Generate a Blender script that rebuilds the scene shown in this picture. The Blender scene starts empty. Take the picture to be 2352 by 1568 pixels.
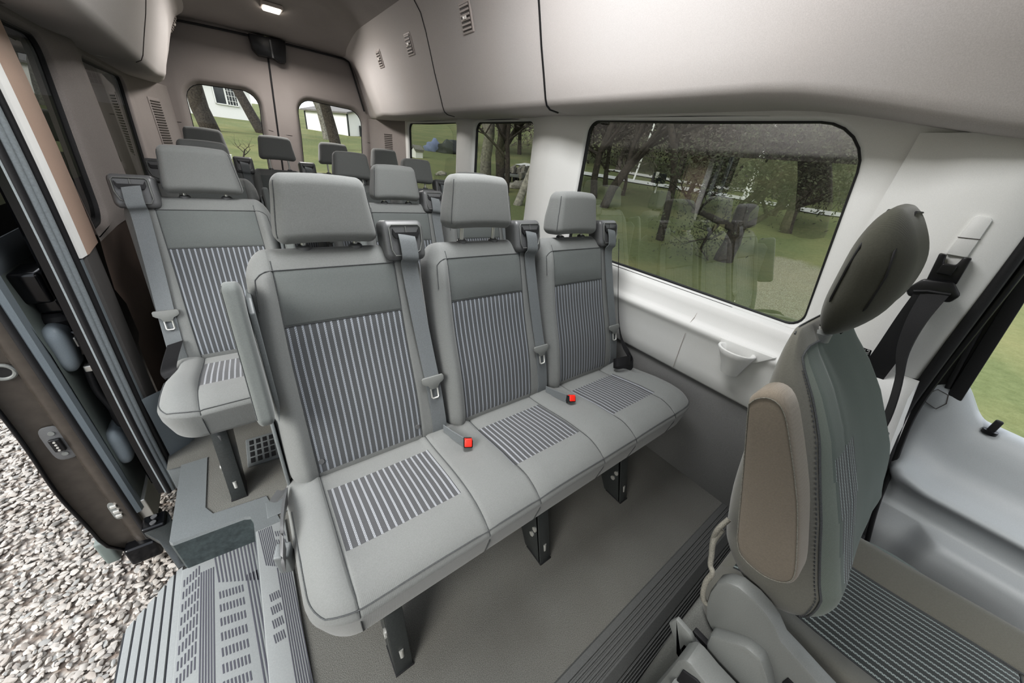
import bpy, bmesh, math, random
import numpy as np
from mathutils import Vector, Matrix
random.seed(7); np.random.seed(7)
sc = bpy.context.scene; COL = sc.collection
PI = math.pi

# ------------------------------------------------------------------ camera
R = np.array([[0.79933315, -0.20459995, 0.56498264], [-0.59127756, -0.43530717, 0.67889507], [0.1070391, -0.87672488, -0.46893081]])
cd = bpy.data.cameras.new('camera'); cam = bpy.data.objects.new('camera', cd); COL.objects.link(cam)
M = Matrix([[R[i][0], -R[i][1], -R[i][2], (0, 0, 1.25)[i]] for i in range(3)] + [[0, 0, 0, 1]])
cam.matrix_world = M
cd.sensor_width = 36; cd.lens = 36 * 770.43 / 2352; cd.clip_start = 0.02; cd.clip_end = 500
sc.camera = cam

# ------------------------------------------------------------------ materials
def lin(c):
    return tuple(((v / 255) / 12.92 if v / 255 <= 0.04045 else ((v / 255 + 0.055) / 1.055) ** 2.4) for v in c) + (1,)
def newmat(name):
    m = bpy.data.materials.new(name); m.use_nodes = True
    nt = m.node_tree; nt.nodes.clear()
    out = nt.nodes.new('ShaderNodeOutputMaterial'); b = nt.nodes.new('ShaderNodeBsdfPrincipled')
    nt.links.new(b.outputs[0], out.inputs[0])
    return m, nt, b, out
def N(nt, t, **k):
    n = nt.nodes.new(t)
    for a, v in k.items():
        if a in n.bl_rna.properties: setattr(n, a, v)
        else: n.inputs[a.replace('_', ' ')].default_value = v
    return n
def math_(nt, op, a, b=None, c=None):
    n = nt.nodes.new('ShaderNodeMath'); n.operation = op
    for i, v in enumerate((a, b, c)):
        if v is None: continue
        if hasattr(v, 'is_output') or isinstance(v, bpy.types.NodeSocket): nt.links.new(v, n.inputs[i])
        else: n.inputs[i].default_value = v
    return n.outputs[0]
def mixc(nt, fac, a, b):
    n = nt.nodes.new('ShaderNodeMix'); n.data_type = 'RGBA'
    for s, v in ((n.inputs[0], fac), (n.inputs[6], a), (n.inputs[7], b)):
        if isinstance(v, bpy.types.NodeSocket): nt.links.new(v, s)
        else: s.default_value = v
    return n.outputs[2]
def obj_co(nt):
    return nt.nodes.new('ShaderNodeTexCoord').outputs['Object']
def noise(nt, scale, detail=2, rough=0.5, co=None, out='Fac'):
    n = nt.nodes.new('ShaderNodeTexNoise'); n.inputs['Scale'].default_value = scale; n.inputs['Detail'].default_value = detail
    n.inputs['Roughness'].default_value = rough
    nt.links.new(co or obj_co(nt), n.inputs['Vector']); return n.outputs[out]
def bump(nt, h, strength, dist, b):
    n = nt.nodes.new('ShaderNodeBump'); n.inputs['Strength'].default_value = strength; n.inputs['Distance'].default_value = dist
    nt.links.new(h, n.inputs['Height']); nt.links.new(n.outputs[0], b.inputs['Normal'])
def fine(name, c, rough=0.6, var=0.15, scale=500, bumps=0.2, bdist=0.001, metal=0.0, big=0.0, bigc=None, spec=0.5):
    """base colour broken up by fine noise (cloth, grained plastic, carpet), and optionally by large soft patches"""
    m, nt, b, o = newmat(name); co = obj_co(nt)
    f = noise(nt, scale, 2, 0.6, co)
    A = tuple(v * (1 - var) for v in lin(c)[:3]) + (1,); B = tuple(min(1, v * (1 + var)) for v in lin(c)[:3]) + (1,)
    r = N(nt, 'ShaderNodeMapRange', From_Min=0.3, From_Max=0.7); nt.links.new(f, r.inputs[0])
    col = mixc(nt, r.outputs[0], A, B)
    if big:
        f2 = noise(nt, 2.6, 3, 0.55, co); r2 = N(nt, 'ShaderNodeMapRange', From_Min=0.38, From_Max=0.66); nt.links.new(f2, r2.inputs[0])
        col = mixc(nt, math_(nt, 'MULTIPLY', r2.outputs[0], big), col, lin(bigc))
    nt.links.new(col, b.inputs['Base Color']); b.inputs['Roughness'].default_value = rough; b.inputs['Metallic'].default_value = metal
    b.inputs['Specular IOR Level'].default_value = spec
    if bumps: bump(nt, f, bumps, bdist, b)
    return m
def weave(name, c, rough=0.95, stripe=None, pitch=0.0165, axis=0, sc_=1.0):
    """woven seat cloth in UV metres: crossing threads; optional pale dashed stripes running along the second UV axis"""
    m, nt, b, o = newmat(name)
    uv = nt.nodes.new('ShaderNodeUVMap'); uv.uv_map = 'uv'
    sep = nt.nodes.new('ShaderNodeSeparateXYZ'); nt.links.new(uv.outputs[0], sep.inputs[0]); u, v = sep.outputs[0], sep.outputs[1]
    w1 = math_(nt, 'SINE', math_(nt, 'MULTIPLY', u, 2 * PI / (0.0022 * sc_))); w2 = math_(nt, 'SINE', math_(nt, 'MULTIPLY', v, 2 * PI / (0.0022 * sc_)))
    th = math_(nt, 'MULTIPLY_ADD', math_(nt, 'MULTIPLY', w1, w2), 0.25, 0.5)
    n1 = noise(nt, 380, 2); n2 = noise(nt, 7, 3)
    f = math_(nt, 'ADD', math_(nt, 'MULTIPLY', th, 0.5), math_(nt, 'MULTIPLY', n1, 0.5))
    A = tuple(x * 0.72 for x in lin(c)[:3]) + (1,); B = tuple(x * 1.28 for x in lin(c)[:3]) + (1,)
    col = mixc(nt, f, A, B)
    col = mixc(nt, math_(nt, 'MULTIPLY', n2, 0.25), col, tuple(x * 0.7 for x in lin(c)[:3]) + (1,))
    if stripe:
        s = math_(nt, 'FRACT', math_(nt, 'DIVIDE', u, pitch))
        d = math_(nt, 'ABSOLUTE', math_(nt, 'SUBTRACT', s, 0.5))
        on = math_(nt, 'MULTIPLY', math_(nt, 'LESS_THAN', d, 0.135), math_(nt, 'GREATER_THAN', d, 0.022))
        zig = math_(nt, 'GREATER_THAN', s, 0.5)
        dash = math_(nt, 'GREATER_THAN', math_(nt, 'FRACT', math_(nt, 'ADD', math_(nt, 'DIVIDE', v, 0.0052), math_(nt, 'MULTIPLY', zig, 0.5))), 0.30)
        core = math_(nt, 'MULTIPLY', on, dash)
        halo = math_(nt, 'MULTIPLY', math_(nt, 'LESS_THAN', d, 0.155), 0.25)
        col = mixc(nt, math_(nt, 'MAXIMUM', core, halo), col, lin(stripe))
    nt.links.new(col, b.inputs['Base Color']); b.inputs['Roughness'].default_value = rough
    b.inputs['Specular IOR Level'].default_value = 0.2
    b.inputs['Sheen Weight'].default_value = 0.25; b.inputs['Sheen Roughness'].default_value = 0.5
    bump(nt, f, 0.35, 0.001, b)
    return m
def plain(name, c, rough=0.4, metal=0.0, spec=0.5):
    m, nt, b, o = newmat(name); b.inputs['Base Color'].default_value = lin(c); b.inputs['Roughness'].default_value = rough
    b.inputs['Metallic'].default_value = metal; b.inputs['Specular IOR Level'].default_value = spec
    return m
def glassmat(name, tint, refl):
    """thin tinted pane: see-through tint with a mirror layer that grows at grazing angles"""
    m = bpy.data.materials.new(name); m.use_nodes = True; nt = m.node_tree; nt.nodes.clear()
    o = nt.nodes.new('ShaderNodeOutputMaterial'); t = nt.nodes.new('ShaderNodeBsdfTransparent'); g = nt.nodes.new('ShaderNodeBsdfGlossy')
    t.inputs[0].default_value = tint + (1,); g.inputs['Roughness'].default_value = 0.0; g.inputs[0].default_value = (1, 1, 1, 1)
    ge = nt.nodes.new('ShaderNodeNewGeometry'); dt = nt.nodes.new('ShaderNodeVectorMath'); dt.operation = 'DOT_PRODUCT'
    nt.links.new(ge.outputs['Normal'], dt.inputs[0]); nt.links.new(ge.outputs['Incoming'], dt.inputs[1])
    k = math_(nt, 'SUBTRACT', 1.0, math_(nt, 'ABSOLUTE', dt.outputs['Value']))
    f = math_(nt, 'MULTIPLY_ADD', math_(nt, 'POWER', k, 5.0), 0.7, refl)
    mx = nt.nodes.new('ShaderNodeMixShader'); nt.links.new(f, mx.inputs[0]); nt.links.new(t.outputs[0], mx.inputs[1]); nt.links.new(g.outputs[0], mx.inputs[2])
    nt.links.new(mx.outputs[0], o.inputs[0]); return m

MT = {}
MT['cloth'] = weave('grey_cloth', (126, 128, 127), sc_=1.5)
MT['cloth_up'] = weave('dark_grey_cloth', (113, 117, 116), sc_=1.5)
MT['stripe'] = weave('striped_cloth', (88, 90, 92), stripe=(162, 167, 174))
MT['stripe_c'] = weave('striped_cushion_cloth', (88, 89, 91), stripe=(164, 167, 172))
MT['stripe_d'] = weave('driver_striped_cloth', (66, 69, 69), stripe=(160, 170, 168), pitch=0.0150)
MT['cloth_d'] = weave('driver_cloth', (118, 117, 110), sc_=1.7)
MT['cloth_dl'] = weave('driver_lit_bolster_cloth', (114, 121, 113), sc_=1.9)  # near bolster only: light falling on it put into a paler cloth
MT['cloth_dh'] = weave('driver_headrest_cloth', (82, 82, 74), sc_=1.9)
MT['cloth_da'] = weave('armrest_cloth', (136, 128, 117), sc_=1.2)
MT['seam'] = fine('seam_thread', (84, 86, 87), 0.9, 0.3, 700, 0)
MT['belt'] = fine('belt_webbing', (116, 120, 122), 0.7, 0.2, 900, 0.3)
MT['belt_dark'] = fine('dark_belt_webbing', (38, 38, 40), 0.6, 0.2, 900, 0.3)
MT['white'] = fine('pale_grey_plastic', (224, 224, 222), 0.55, 0.03, 600, 0.12, 0.0006)
MT['head'] = fine('headliner_cloth', (200, 196, 194), 0.95, 0.07, 450, 0.15, 0.0008, big=0.12, bigc=(196, 186, 180), spec=0.15)
MT['ceil'] = fine('ceiling_cloth', (168, 163, 160), 0.95, 0.09, 450, 0.15, 0.0008, big=0.2, bigc=(128, 122, 118), spec=0.15)
MT['rear'] = fine('rear_door_trim', (156, 150, 147), 0.9, 0.1, 420, 0.15, 0.0008, big=0.25, bigc=(132, 126, 123), spec=0.2)
MT['pillar'] = fine('pinkish_beige_trim', (182, 160, 146), 0.7, 0.05, 600, 0.1, 0.0006)
MT['darktrim'] = fine('dark_lower_trim', (100, 98, 97), 0.7, 0.1, 500, 0.1, 0.0006)
MT['brown'] = fine('brown_lower_wall', (104, 88, 78), 0.8, 0.12, 300, 0.1, big=0.4, bigc=(70, 58, 52))
MT['carpet'] = fine('grey_carpet', (119, 119, 115), 1.0, 0.3, 420, 0.7, 0.002, big=0.35, bigc=(96, 93, 88), spec=0.1)
MT['carpet_w'] = fine('wall_carpet', (122, 122, 121), 0.95, 0.12, 420, 0.25, 0.001, spec=0.15)
MT['mat'] = fine('step_mat_rubber', (144, 147, 147), 0.6, 0.05, 300, 0.1, 0.0006)
MT['mat_g'] = plain('step_groove', (88, 88, 96), 0.8)
MT['box_shaded'] = fine('shaded_step_face', (66, 74, 75), 0.35, 0.25, 60, 0.2, 0.001)  # box plastic darkened for the front face, its shade put into the colour
MT['doorw'] = fine('door_panel_plastic', (170, 174, 177), 0.5, 0.04, 600, 0.12, 0.0006)
MT['cloth_dc'] = weave('driver_centre_cloth', (88, 98, 92), sc_=1.7)
MT['box'] = fine('step_box_plastic', (116, 120, 121), 0.45, 0.08, 300, 0.2, 0.001)
MT['rub'] = fine('black_rubber', (34, 34, 36), 0.6, 0.2, 300, 0.1)
MT['rubg'] = fine('grey_rubber_seal', (136, 142, 145), 0.35, 0.1, 200, 0.05)
MT['ridge'] = fine('dark_sill_rubber', (92, 93, 92), 0.6, 0.12, 300, 0.2)
MT['black'] = plain('black_gloss_body', (16, 17, 20), 0.18)
MT['door_face'] = fine('dark_bronze_door_edge', (72, 67, 62), 0.25, 0.1, 30, 0.02)
MT['blackp'] = plain('black_plastic', (26, 26, 28), 0.35)
MT['leg'] = fine('black_leg_steel', (60, 63, 63), 0.3, 0.15, 200, 0.1)
MT['greyp'] = fine('mid_grey_plastic', (100, 101, 102), 0.38, 0.06, 500, 0.1)
MT['doorp'] = fine('slate_door_trim', (116, 124, 121), 0.5, 0.08, 500, 0.1)
MT['doorp2'] = fine('pale_slate_door_trim', (128, 136, 141), 0.45, 0.06, 500, 0.1)
MT['dseat_p'] = fine('grey_seat_plastic', (122, 124, 122), 0.5, 0.05, 500, 0.15)
MT['dseat_b'] = fine('grey_seat_base', (116, 117, 113), 0.8, 0.2, 400, 0.3)
MT['chrome'] = plain('polished_steel', (225, 225, 222), 0.25, 0.55)
MT['steel'] = plain('pale_steel', (214, 214, 210), 0.35, 0.6)
MT['red'] = plain('red_release_button', (226, 52, 36), 0.4)
MT['vent'] = plain('vent_slats', (74, 68, 65), 0.6)
MT['ventf'] = plain('vent_frame', (190, 182, 178), 0.6)
MT['lens'] = plain('lamp_lens', (240, 236, 230), 0.3)
MT['glass'] = glassmat('tinted_glass', (0.44, 0.46, 0.43), 0.22)
MT['glass2'] = glassmat('tinted_rear_side_glass', (0.40, 0.41, 0.39), 0.05)
MT['glass_l'] = glassmat('dark_tinted_glass', (0.035, 0.035, 0.035), 0.03)
MT['glass_r'] = glassmat('rear_glass', (0.80, 0.80, 0.79), 0.01)
MT['glass_f'] = glassmat('clear_glass', (0.9, 0.92, 0.9), 0.01)
MT['trunk'] = fine('bark', (74, 68, 62), 0.95, 0.45, 14, 0.8, 0.02)
MT['trunk_p'] = fine('pale_bark', (150, 146, 138), 0.95, 0.35, 10, 0.6, 0.02)
MT['twig'] = fine('twigs', (92, 86, 80), 0.95, 0.3, 10, 0)
MT['leaf'] = fine('oak_leaves', (74, 78, 58), 0.8, 0.5, 5, 0)
MT['leafg'] = fine('grey_twig_foliage', (104, 98, 90), 0.9, 0.45, 4, 0)
MT['house'] = fine('white_siding', (240, 240, 238), 0.7, 0.02, 20, 0)
MT['roof'] = fine('grey_roof', (120, 118, 116), 0.9, 0.2, 15, 0)
MT['pane'] = plain('dark_pane', (70, 74, 76), 0.1)
MT['road'] = fine('pale_road', (196, 195, 192), 0.9, 0.1, 4, 0)
MT['rope'] = fine('grey_rope', (136, 134, 126), 0.95, 0.3, 600, 0.5)
MT['bin'] = plain('dark_bin', (50, 54, 54), 0.6)
MT['bluep'] = plain('pale_blue_tarpaulin', (120, 130, 160), 0.7)
MT['tag'] = plain('black_tag', (24, 24, 26), 0.7)
MT['tagw'] = plain('white_lettering', (235, 235, 232), 0.7)

# ------------------------------------------------------------------ object helpers
def tag(o, label=None, cat=None, group=None, kind=None):
    if label: o['label'] = label
    if cat: o['category'] = cat
    if group: o['group'] = group
    if kind: o['kind'] = kind
    return o
def thing(name, label, cat, loc=(0, 0, 0), group=None, kind=None):
    o = bpy.data.objects.new(name, None); o.location = loc; o.empty_display_size = 0.1; COL.objects.link(o)
    return tag(o, label, cat, group, kind)
def put(o, parent):
    COL.objects.link(o)
    if parent is not None:
        o.parent = parent
        if parent.type == 'EMPTY': o.matrix_parent_inverse = Matrix.Translation(-Vector(parent.location))
    return o
def mesh(name, V, F, mat, parent=None, smooth=True, uv=None, sharp=None):
    me = bpy.data.meshes.new(name)
    me.from_pydata([tuple(map(float, v)) for v in V], [], [tuple(map(int, f)) for f in F])
    me.validate(); me.materials.append(MT[mat] if isinstance(mat, str) else mat)
    if uv is not None and len(me.loops):
        l = me.uv_layers.new(name='uv'); idx = np.empty(len(me.loops), dtype=np.int32); me.loops.foreach_get('vertex_index', idx)
        l.data.foreach_set('uv', np.asarray(uv, float)[idx].ravel())
    if smooth:
        me.polygons.foreach_set('use_smooth', [True] * len(me.polygons))
        if sharp: me.set_sharp_from_angle(angle=math.radians(sharp))
    return put(bpy.data.objects.new(name, me), parent)
class MB:
    """collects simple solids into ONE mesh object"""
    def __init__(s): s.V = []; s.F = []
    def add(s, V, F):
        n = len(s.V); s.V += [tuple(v) for v in V]; s.F += [tuple(i + n for i in f) for f in F]; return s
    def box(s, lo, hi, bev=0.004, Mx=None):
        V, F = rbox_simple(lo, hi, bev)
        if Mx is not None: V = [Mx @ Vector(v) for v in V]
        return s.add(V, F)
    def tube(s, pts, r, n=8, closed=False, cap=True):
        return s.add(*tube_geo(pts, r, n, closed, cap))
    def prism(s, poly, fn, t0, t1):
        """polygon (list of 2-D points) swept from t0 to t1; fn(a,b,t)->xyz"""
        n = len(poly); V = [fn(a, b, t0) for a, b in poly] + [fn(a, b, t1) for a, b in poly]
        F = [tuple(range(n))[::-1], tuple(range(n, 2 * n))] + [(i, (i + 1) % n, n + (i + 1) % n, n + i) for i in range(n)]
        return s.add(V, F)
    def build(s, name, mat, parent=None, smooth=True, sharp=35, bevel=0):
        o = mesh(name, s.V, s.F, mat, parent, smooth=False)
        me = o.data; bm = bmesh.new(); bm.from_mesh(me)
        bmesh.ops.recalc_face_normals(bm, faces=bm.faces)
        if bevel:
            es = [e for e in bm.edges if len(e.link_faces) == 2 and e.calc_face_angle(0) > 0.6]
            bmesh.ops.bevel(bm, geom=es, offset=bevel, segments=2, affect='EDGES', profile=0.5, clamp_overlap=True)
        bm.to_mesh(me); bm.free()
        if smooth:
            me.polygons.foreach_set('use_smooth', [True] * len(me.polygons)); me.set_sharp_from_angle(angle=math.radians(sharp))
        return o
def lines(lo, hi, r, n_in=4, n_r=4, extra=()):
    r = min(r, (hi - lo) * 0.4999)
    e = [lo + r * (1 - math.cos(PI / 2 * k / n_r) ** 1) for k in range(n_r + 1)]
    e = [lo + r * math.tan(PI / 4 * k / n_r) if False else lo + r * k / n_r for k in range(n_r + 1)]
    mid = list(np.linspace(lo + r, hi - r, n_in + 2))
    s = sorted(set(round(v, 5) for v in e + mid + [lo + hi - v for v in e] + [x for x in extra if lo <= x <= hi]))
    out = [s[0]]
    for v in s[1:]:
        if v - out[-1] > 2e-4: out.append(v)
    return np.array(out)
def cube_grid(ax, ay, az):
    A = (ax, ay, az); n = [len(a) for a in A]; idx = {}; V = []; F = []; FA = []
    def vid(k):
        if k not in idx: idx[k] = len(V); V.append((ax[k[0]], ay[k[1]], az[k[2]]))
        return idx[k]
    for d in range(3):
        u, v = (d + 1) % 3, (d + 2) % 3
        for side in (0, 1):
            for i in range(n[u] - 1):
                for j in range(n[v] - 1):
                    q = []
                    for (di, dj) in ((0, 0), (1, 0), (1, 1), (0, 1)):
                        k = [0, 0, 0]; k[d] = (n[d] - 1) * side; k[u] = i + di; k[v] = j + dj; q.append(vid(tuple(k)))
                    F.append(tuple(q if side else q[::-1])); FA.append((d, side))
    return np.array(V, float), F, FA
def rounding(q, lo, hi, rv):
    rv = np.array(rv, float); lo = np.array(lo, float); hi = np.array(hi, float)
    c = np.clip(q, lo + rv, hi - rv); d = (q - c) / rv
    n = np.linalg.norm(d, axis=1, keepdims=True); mx = np.abs(d).max(axis=1, keepdims=True)
    # spread the cube-surface samples evenly in angle
    d = np.tan(d * PI / 4); d = d / np.maximum(np.linalg.norm(d, axis=1, keepdims=True), 1e-9) * np.where(n > 1e-9, np.minimum(1, np.maximum(mx, 0)), 0)
    return c + d * rv
def rbox_simple(lo, hi, r):
    r = min(r, min(h - l for l, h in zip(lo, hi)) * 0.49)
    ax = [lines(l, h, r, 0, 2) for l, h in zip(lo, hi)]
    V, F, FA = cube_grid(*ax)
    return rounding(V, lo, hi, (r, r, r)), F
def soft(name, lo, hi, rv, warp, mat, parent, n_in=(6, 3, 8), n_r=4, extra=((), (), ()), uvax=(0, 2), regions=(), flip=False, uvoff=(0, 0)):
    """a padded block: rounded box on its own grid, then bent into shape by warp(p, q); regions become sub-part meshes"""
    ax = [lines(lo[i], hi[i], rv[i], n_in[i], n_r, extra[i]) for i in range(3)]
    q, F, FA = cube_grid(*ax)
    p = rounding(q, lo, hi, rv); W = warp(p, q)
    if flip: F = [f[::-1] for f in F]
    uv = np.stack([q[:, uvax[0]] + uvoff[0], q[:, uvax[1]] + uvoff[1]], axis=1)
    which = []
    for f, fa in zip(F, FA):
        c = q[list(f)].mean(axis=0); w = -1
        for k, (nm, mt, pred) in enumerate(regions):
            if pred(c, fa): w = k; break
        which.append(w)
    main = None; subs = []
    for k in range(-1, len(regions)):
        Fk = [f for f, w in zip(F, which) if w == k]
        if not Fk: continue
        used = sorted(set(i for f in Fk for i in f)); mp = {o: i for i, o in enumerate(used)}
        o = mesh(name if k < 0 else regions[k][0], W[used], [tuple(mp[i] for i in f) for f in Fk], mat if k < 0 else regions[k][1], parent if k < 0 else main, uv=uv[used])
        if k < 0: main = o
        else: subs.append(o)
    L_ = np.array(lo, float); H_ = np.array(hi, float); mid_ = (L_ + H_) / 2; half_ = (H_ - L_) / 2
    def at(pts, e=.0009):     # points a hair above the padded surface, for seams and straps
        a = np.array(pts, float); a2 = mid_ + (a - mid_) * (half_ + e) / half_
        return warp(rounding(a2, L_ - e, H_ + e, np.array(rv) + e), a)
    return main, subs, at
def tube_geo(pts, r, n=8, closed=False, cap=True):
    P = [Vector(p) for p in pts]; m = len(P); V = []; F = []
    rs = r if hasattr(r, '__len__') else [r] * m
    prev = None
    for i in range(m):
        a = P[i - 1] if (i > 0 or closed) else P[i]; b = P[(i + 1) % m] if (i < m - 1 or closed) else P[i]
        t = (b - a)
        t = t.normalized() if t.length > 1e-9 else Vector((0, 0, 1))
        if prev is None:
            x = t.orthogonal().normalized()
        else:
            x = prev - t * prev.dot(t); x = x.normalized() if x.length > 1e-6 else t.orthogonal().normalized()
        prev = x; y = t.cross(x)
        for k in range(n):
            an = 2 * PI * k / n; V.append(P[i] + (x * math.cos(an) + y * math.sin(an)) * rs[i])
    for i in range(m if closed else m - 1):
        for k in range(n):
            j = (i + 1) % m; F.append((i * n + k, i * n + (k + 1) % n, j * n + (k + 1) % n, j * n + k))
    if cap and not closed: F.append(tuple(range(n))[::-1]); F.append(tuple((m - 1) * n + k for k in range(n)))
    return V, F
def tube(name, pts, r, mat, parent=None, n=8, closed=False):
    V, F = tube_geo(pts, r, n, closed); return mesh(name, V, F, mat, parent, sharp=60)
def box(name, lo, hi, mat, parent=None, bev=0.004, Mx=None):
    V, F = rbox_simple(lo, hi, bev)
    if Mx is not None: V = [Mx @ Vector(v) for v in V]
    return mesh(name, V, F, mat, parent, sharp=50)
def smooth_path(pts, k=6):
    P = [Vector(p) for p in pts]; out = []
    for i in range(len(P) - 1):
        p0 = P[max(i - 1, 0)]; p1 = P[i]; p2 = P[i + 1]; p3 = P[min(i + 2, len(P) - 1)]
        for j in range(k):
            t = j / k
            out.append(0.5 * ((2 * p1) + (p2 - p0) * t + (2 * p0 - 5 * p1 + 4 * p2 - p3) * t * t + (-p0 + 3 * p1 - 3 * p2 + p3) * t ** 3))
    out.append(P[-1]); return out
def ribbon_geo(pts, wv, th=0.0015):
    """flat strap along pts; wv = half-width vector (one or one per point)"""
    P = [Vector(p) for p in pts]; m = len(P); V = []; F = []
    for i in range(m):
        w = Vector(wv[i]) if hasattr(wv[0], '__len__') else Vector(wv)
        t = (P[min(i + 1, m - 1)] - P[max(i - 1, 0)]).normalized(); nn = t.cross(w).normalized() * th
        V += [P[i] - w - nn, P[i] + w - nn, P[i] + w + nn, P[i] - w + nn]
    for i in range(m - 1):
        for k in range(4): F.append((4 * i + k, 4 * i + (k + 1) % 4, 4 * i + 4 + (k + 1) % 4, 4 * i + 4 + k))
    F.append((3, 2, 1, 0)); F.append(tuple(4 * (m - 1) + k for k in range(4)))
    return V, F
def ribbon(name, pts, wv, mat, parent, th=0.0015):
    V, F = ribbon_geo(pts, wv, th); return mesh(name, V, F, mat, parent, sharp=50)
def sm(x): x = np.clip(x, 0, 1); return x * x * (3 - 2 * x)
def sstep(a, b, x): return sm((x - a) / (b - a))
def loft(name, rows, mat, parent=None, closed=False, kind=None, sharp=40, uv=False):
    n = len(rows[0]); V = [p for r in rows for p in r]; F = []
    for i in range(len(rows) - 1):
        for k in range(n if closed else n - 1): F.append((i * n + k, i * n + (k + 1) % n, (i + 1) * n + (k + 1) % n, (i + 1) * n + k))
    o = mesh(name, V, F, mat, parent, sharp=sharp)
    if kind: o['kind'] = kind
    return o
def hole_loops(outer, hole, rad, k=6, m=6):
    """outer = (u0,u1,v0,v1); hole = four corner points bl, br, tr, tl; returns matching inner and outer loops"""
    u0, u1, v0, v1 = outer; OC = [(u0, v0), (u1, v0), (u1, v1), (u0, v1)]; H = [np.array(h, float) for h in hole]
    inn = []; out = []
    rad = rad if hasattr(rad, '__len__') else [rad] * 4
    A = []; B = []
    for i in range(4):
        p = H[i]; a = H[i - 1] - p; b = H[(i + 1) % 4] - p
        A.append(p + a / np.linalg.norm(a) * rad[i]); B.append(p + b / np.linalg.norm(b) * rad[i])
    def proj_side(i, pt):   # project to outer side i (between corner i and i+1)
        return {0: (pt[0], v0), 1: (u1, pt[1]), 2: (pt[0], v1), 3: (u0, pt[1])}[i]
    for i in range(4):
        oa = np.array(proj_side((i - 1) % 4, A[i])); oc = np.array(OC[i], float); ob = np.array(proj_side(i, B[i]))
        for j in range(k + 1):
            t = j / k; th = PI / 2 * t
            w = math.tan(th / 2) if False else None
            # circular-ish corner: rational blend
            c = H[i]; q = (1 - t) ** 2 * A[i] + 2 * t * (1 - t) * 0.7071 * c + t * t * B[i]; q = q / ((1 - t) ** 2 + 2 * t * (1 - t) * 0.7071 + t * t)
            inn.append(q); out.append(oa + (oc - oa) * (t * 2) if t <= 0.5 else oc + (ob - oc) * (t * 2 - 1))
        nb = A[(i + 1) % 4]; ob2 = np.array(proj_side(i, nb))
        for j in range(1, m):
            t = j / m; inn.append(B[i] + (nb - B[i]) * t); out.append(ob + (ob2 - ob) * t)
    return inn, out
def window_cell(outer, hole, rad, mapf, reveal=0.035, shrink=0.006, lip=0.012):
    """wall panel with a rounded opening. mapf(u,v,d)->xyz, d>0 goes outwards. returns (V,F) of wall + reveal, and the loop at the glass"""
    inn, out = hole_loops(outer, hole, rad); n = len(inn); cen = sum(inn) / n
    rings = [[mapf(p[0], p[1], 0) for p in out]]
    for t in (0.35, 0.7): rings.append([mapf(*(o + (i - o) * t), 0) for i, o in zip(inn, out)])
    def shr(p, s):
        d = p - cen; L = np.linalg.norm(d); return p - d / L * s
    rings.append([mapf(*shr(p, -lip), 0.0) for p in inn])
    rings.append([mapf(*shr(p, -lip * 0.35), lip * 0.3) for p in inn])
    rings.append([mapf(p[0], p[1], lip) for p in inn])
    rings.append([mapf(*shr(p, shrink), reveal) for p in inn])
    V = [v for r in rings for v in r]; F = []
    for r in range(len(rings) - 1):
        for k in range(n): F.append((r * n + k, r * n + (k + 1) % n, (r + 1) * n + (k + 1) % n, (r + 1) * n + k))
    return V, F, [shr(p, shrink) for p in inn]
# ================================================================== the van's shell
XC = 0.5                       # centre line of the van
XR, XL = 1.4625, -0.43         # inner faces of the side walls
YB = 4.4                       # rear doors

# ---- floor
fl = MB()
fl.add([(-0.34, 0.13, 0), (1.47, 0.13, 0), (1.47, 4.5, 0), (-0.34, 4.5, 0), (-0.34, 0.13, -0.06), (1.47, 0.13, -0.06), (1.47, 4.5, -0.06), (-0.34, 4.5, -0.06)], [])
fl = MB().add([(-0.100, 0.13, 0), (1.47, 0.13, 0), (1.47, YB + .1, 0), (-0.46, YB + .1, 0), (-0.46, 1.53, 0), (-0.335, 1.52, 0), (-0.335, 1.25, 0), (-0.31, 1.212, 0), (-0.15, 1.20, 0), (-0.112, 1.0, 0)], [tuple(range(10))])
tag(fl.build('floor', 'carpet', smooth=False), kind='structure')
tag(box('floor', (-0.185, 0.135, -0.12), (1.5, 1.6, -0.004), 'box', None, 0.002), kind='structure'); tag(box('floor', (-0.46, 1.535, -0.12), (1.5, YB + .1, -0.004), 'box', None, 0.002), kind='structure')
# rubber edging where the passenger floor steps down to the cab
e = MB()
prof = [(0.150, 0.002), (0.146, 0.006), (0.128, 0.006)]
for k in range(5): y = 0.126 - 0.011 * k; prof += [(y, 0.002), (y - 0.004, 0.002), (y - 0.005, 0.006), (y - 0.010, 0.006)]
prof += [(0.064, 0.0), (0.050, -0.01)]
for k in range(5): y = 0.048 - 0.006 * k; z = -0.012 - 0.005 * k; prof += [(y, z - .004), (y - .002, z - .004), (y - .003, z), (y - .005, z)]
prof += [(0.012, -0.05), (-0.01, -0.16)]
o = loft('trim_1', [[(x, y, z) for y, z in prof] for x in np.linspace(0.1, 1.47, 3)], 'ridge', sharp=30); o['kind'] = 'structure'
tag(box('floor', (0.0, -1.1, -0.2), (1.5, 0.02, -0.15), 'rub', None, 0.004), kind='structure')
o = MB().prism([(0.40, -0.10), (0.40, 0.02), (0.50, 0.03), (0.60, 0.052), (0.62, 0.03), (0.58, -0.10)], lambda a, b, t: (a, b, t), -0.16, -0.045).build('trim_2', 'box', bevel=0.006); tag(o, kind='structure')

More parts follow.
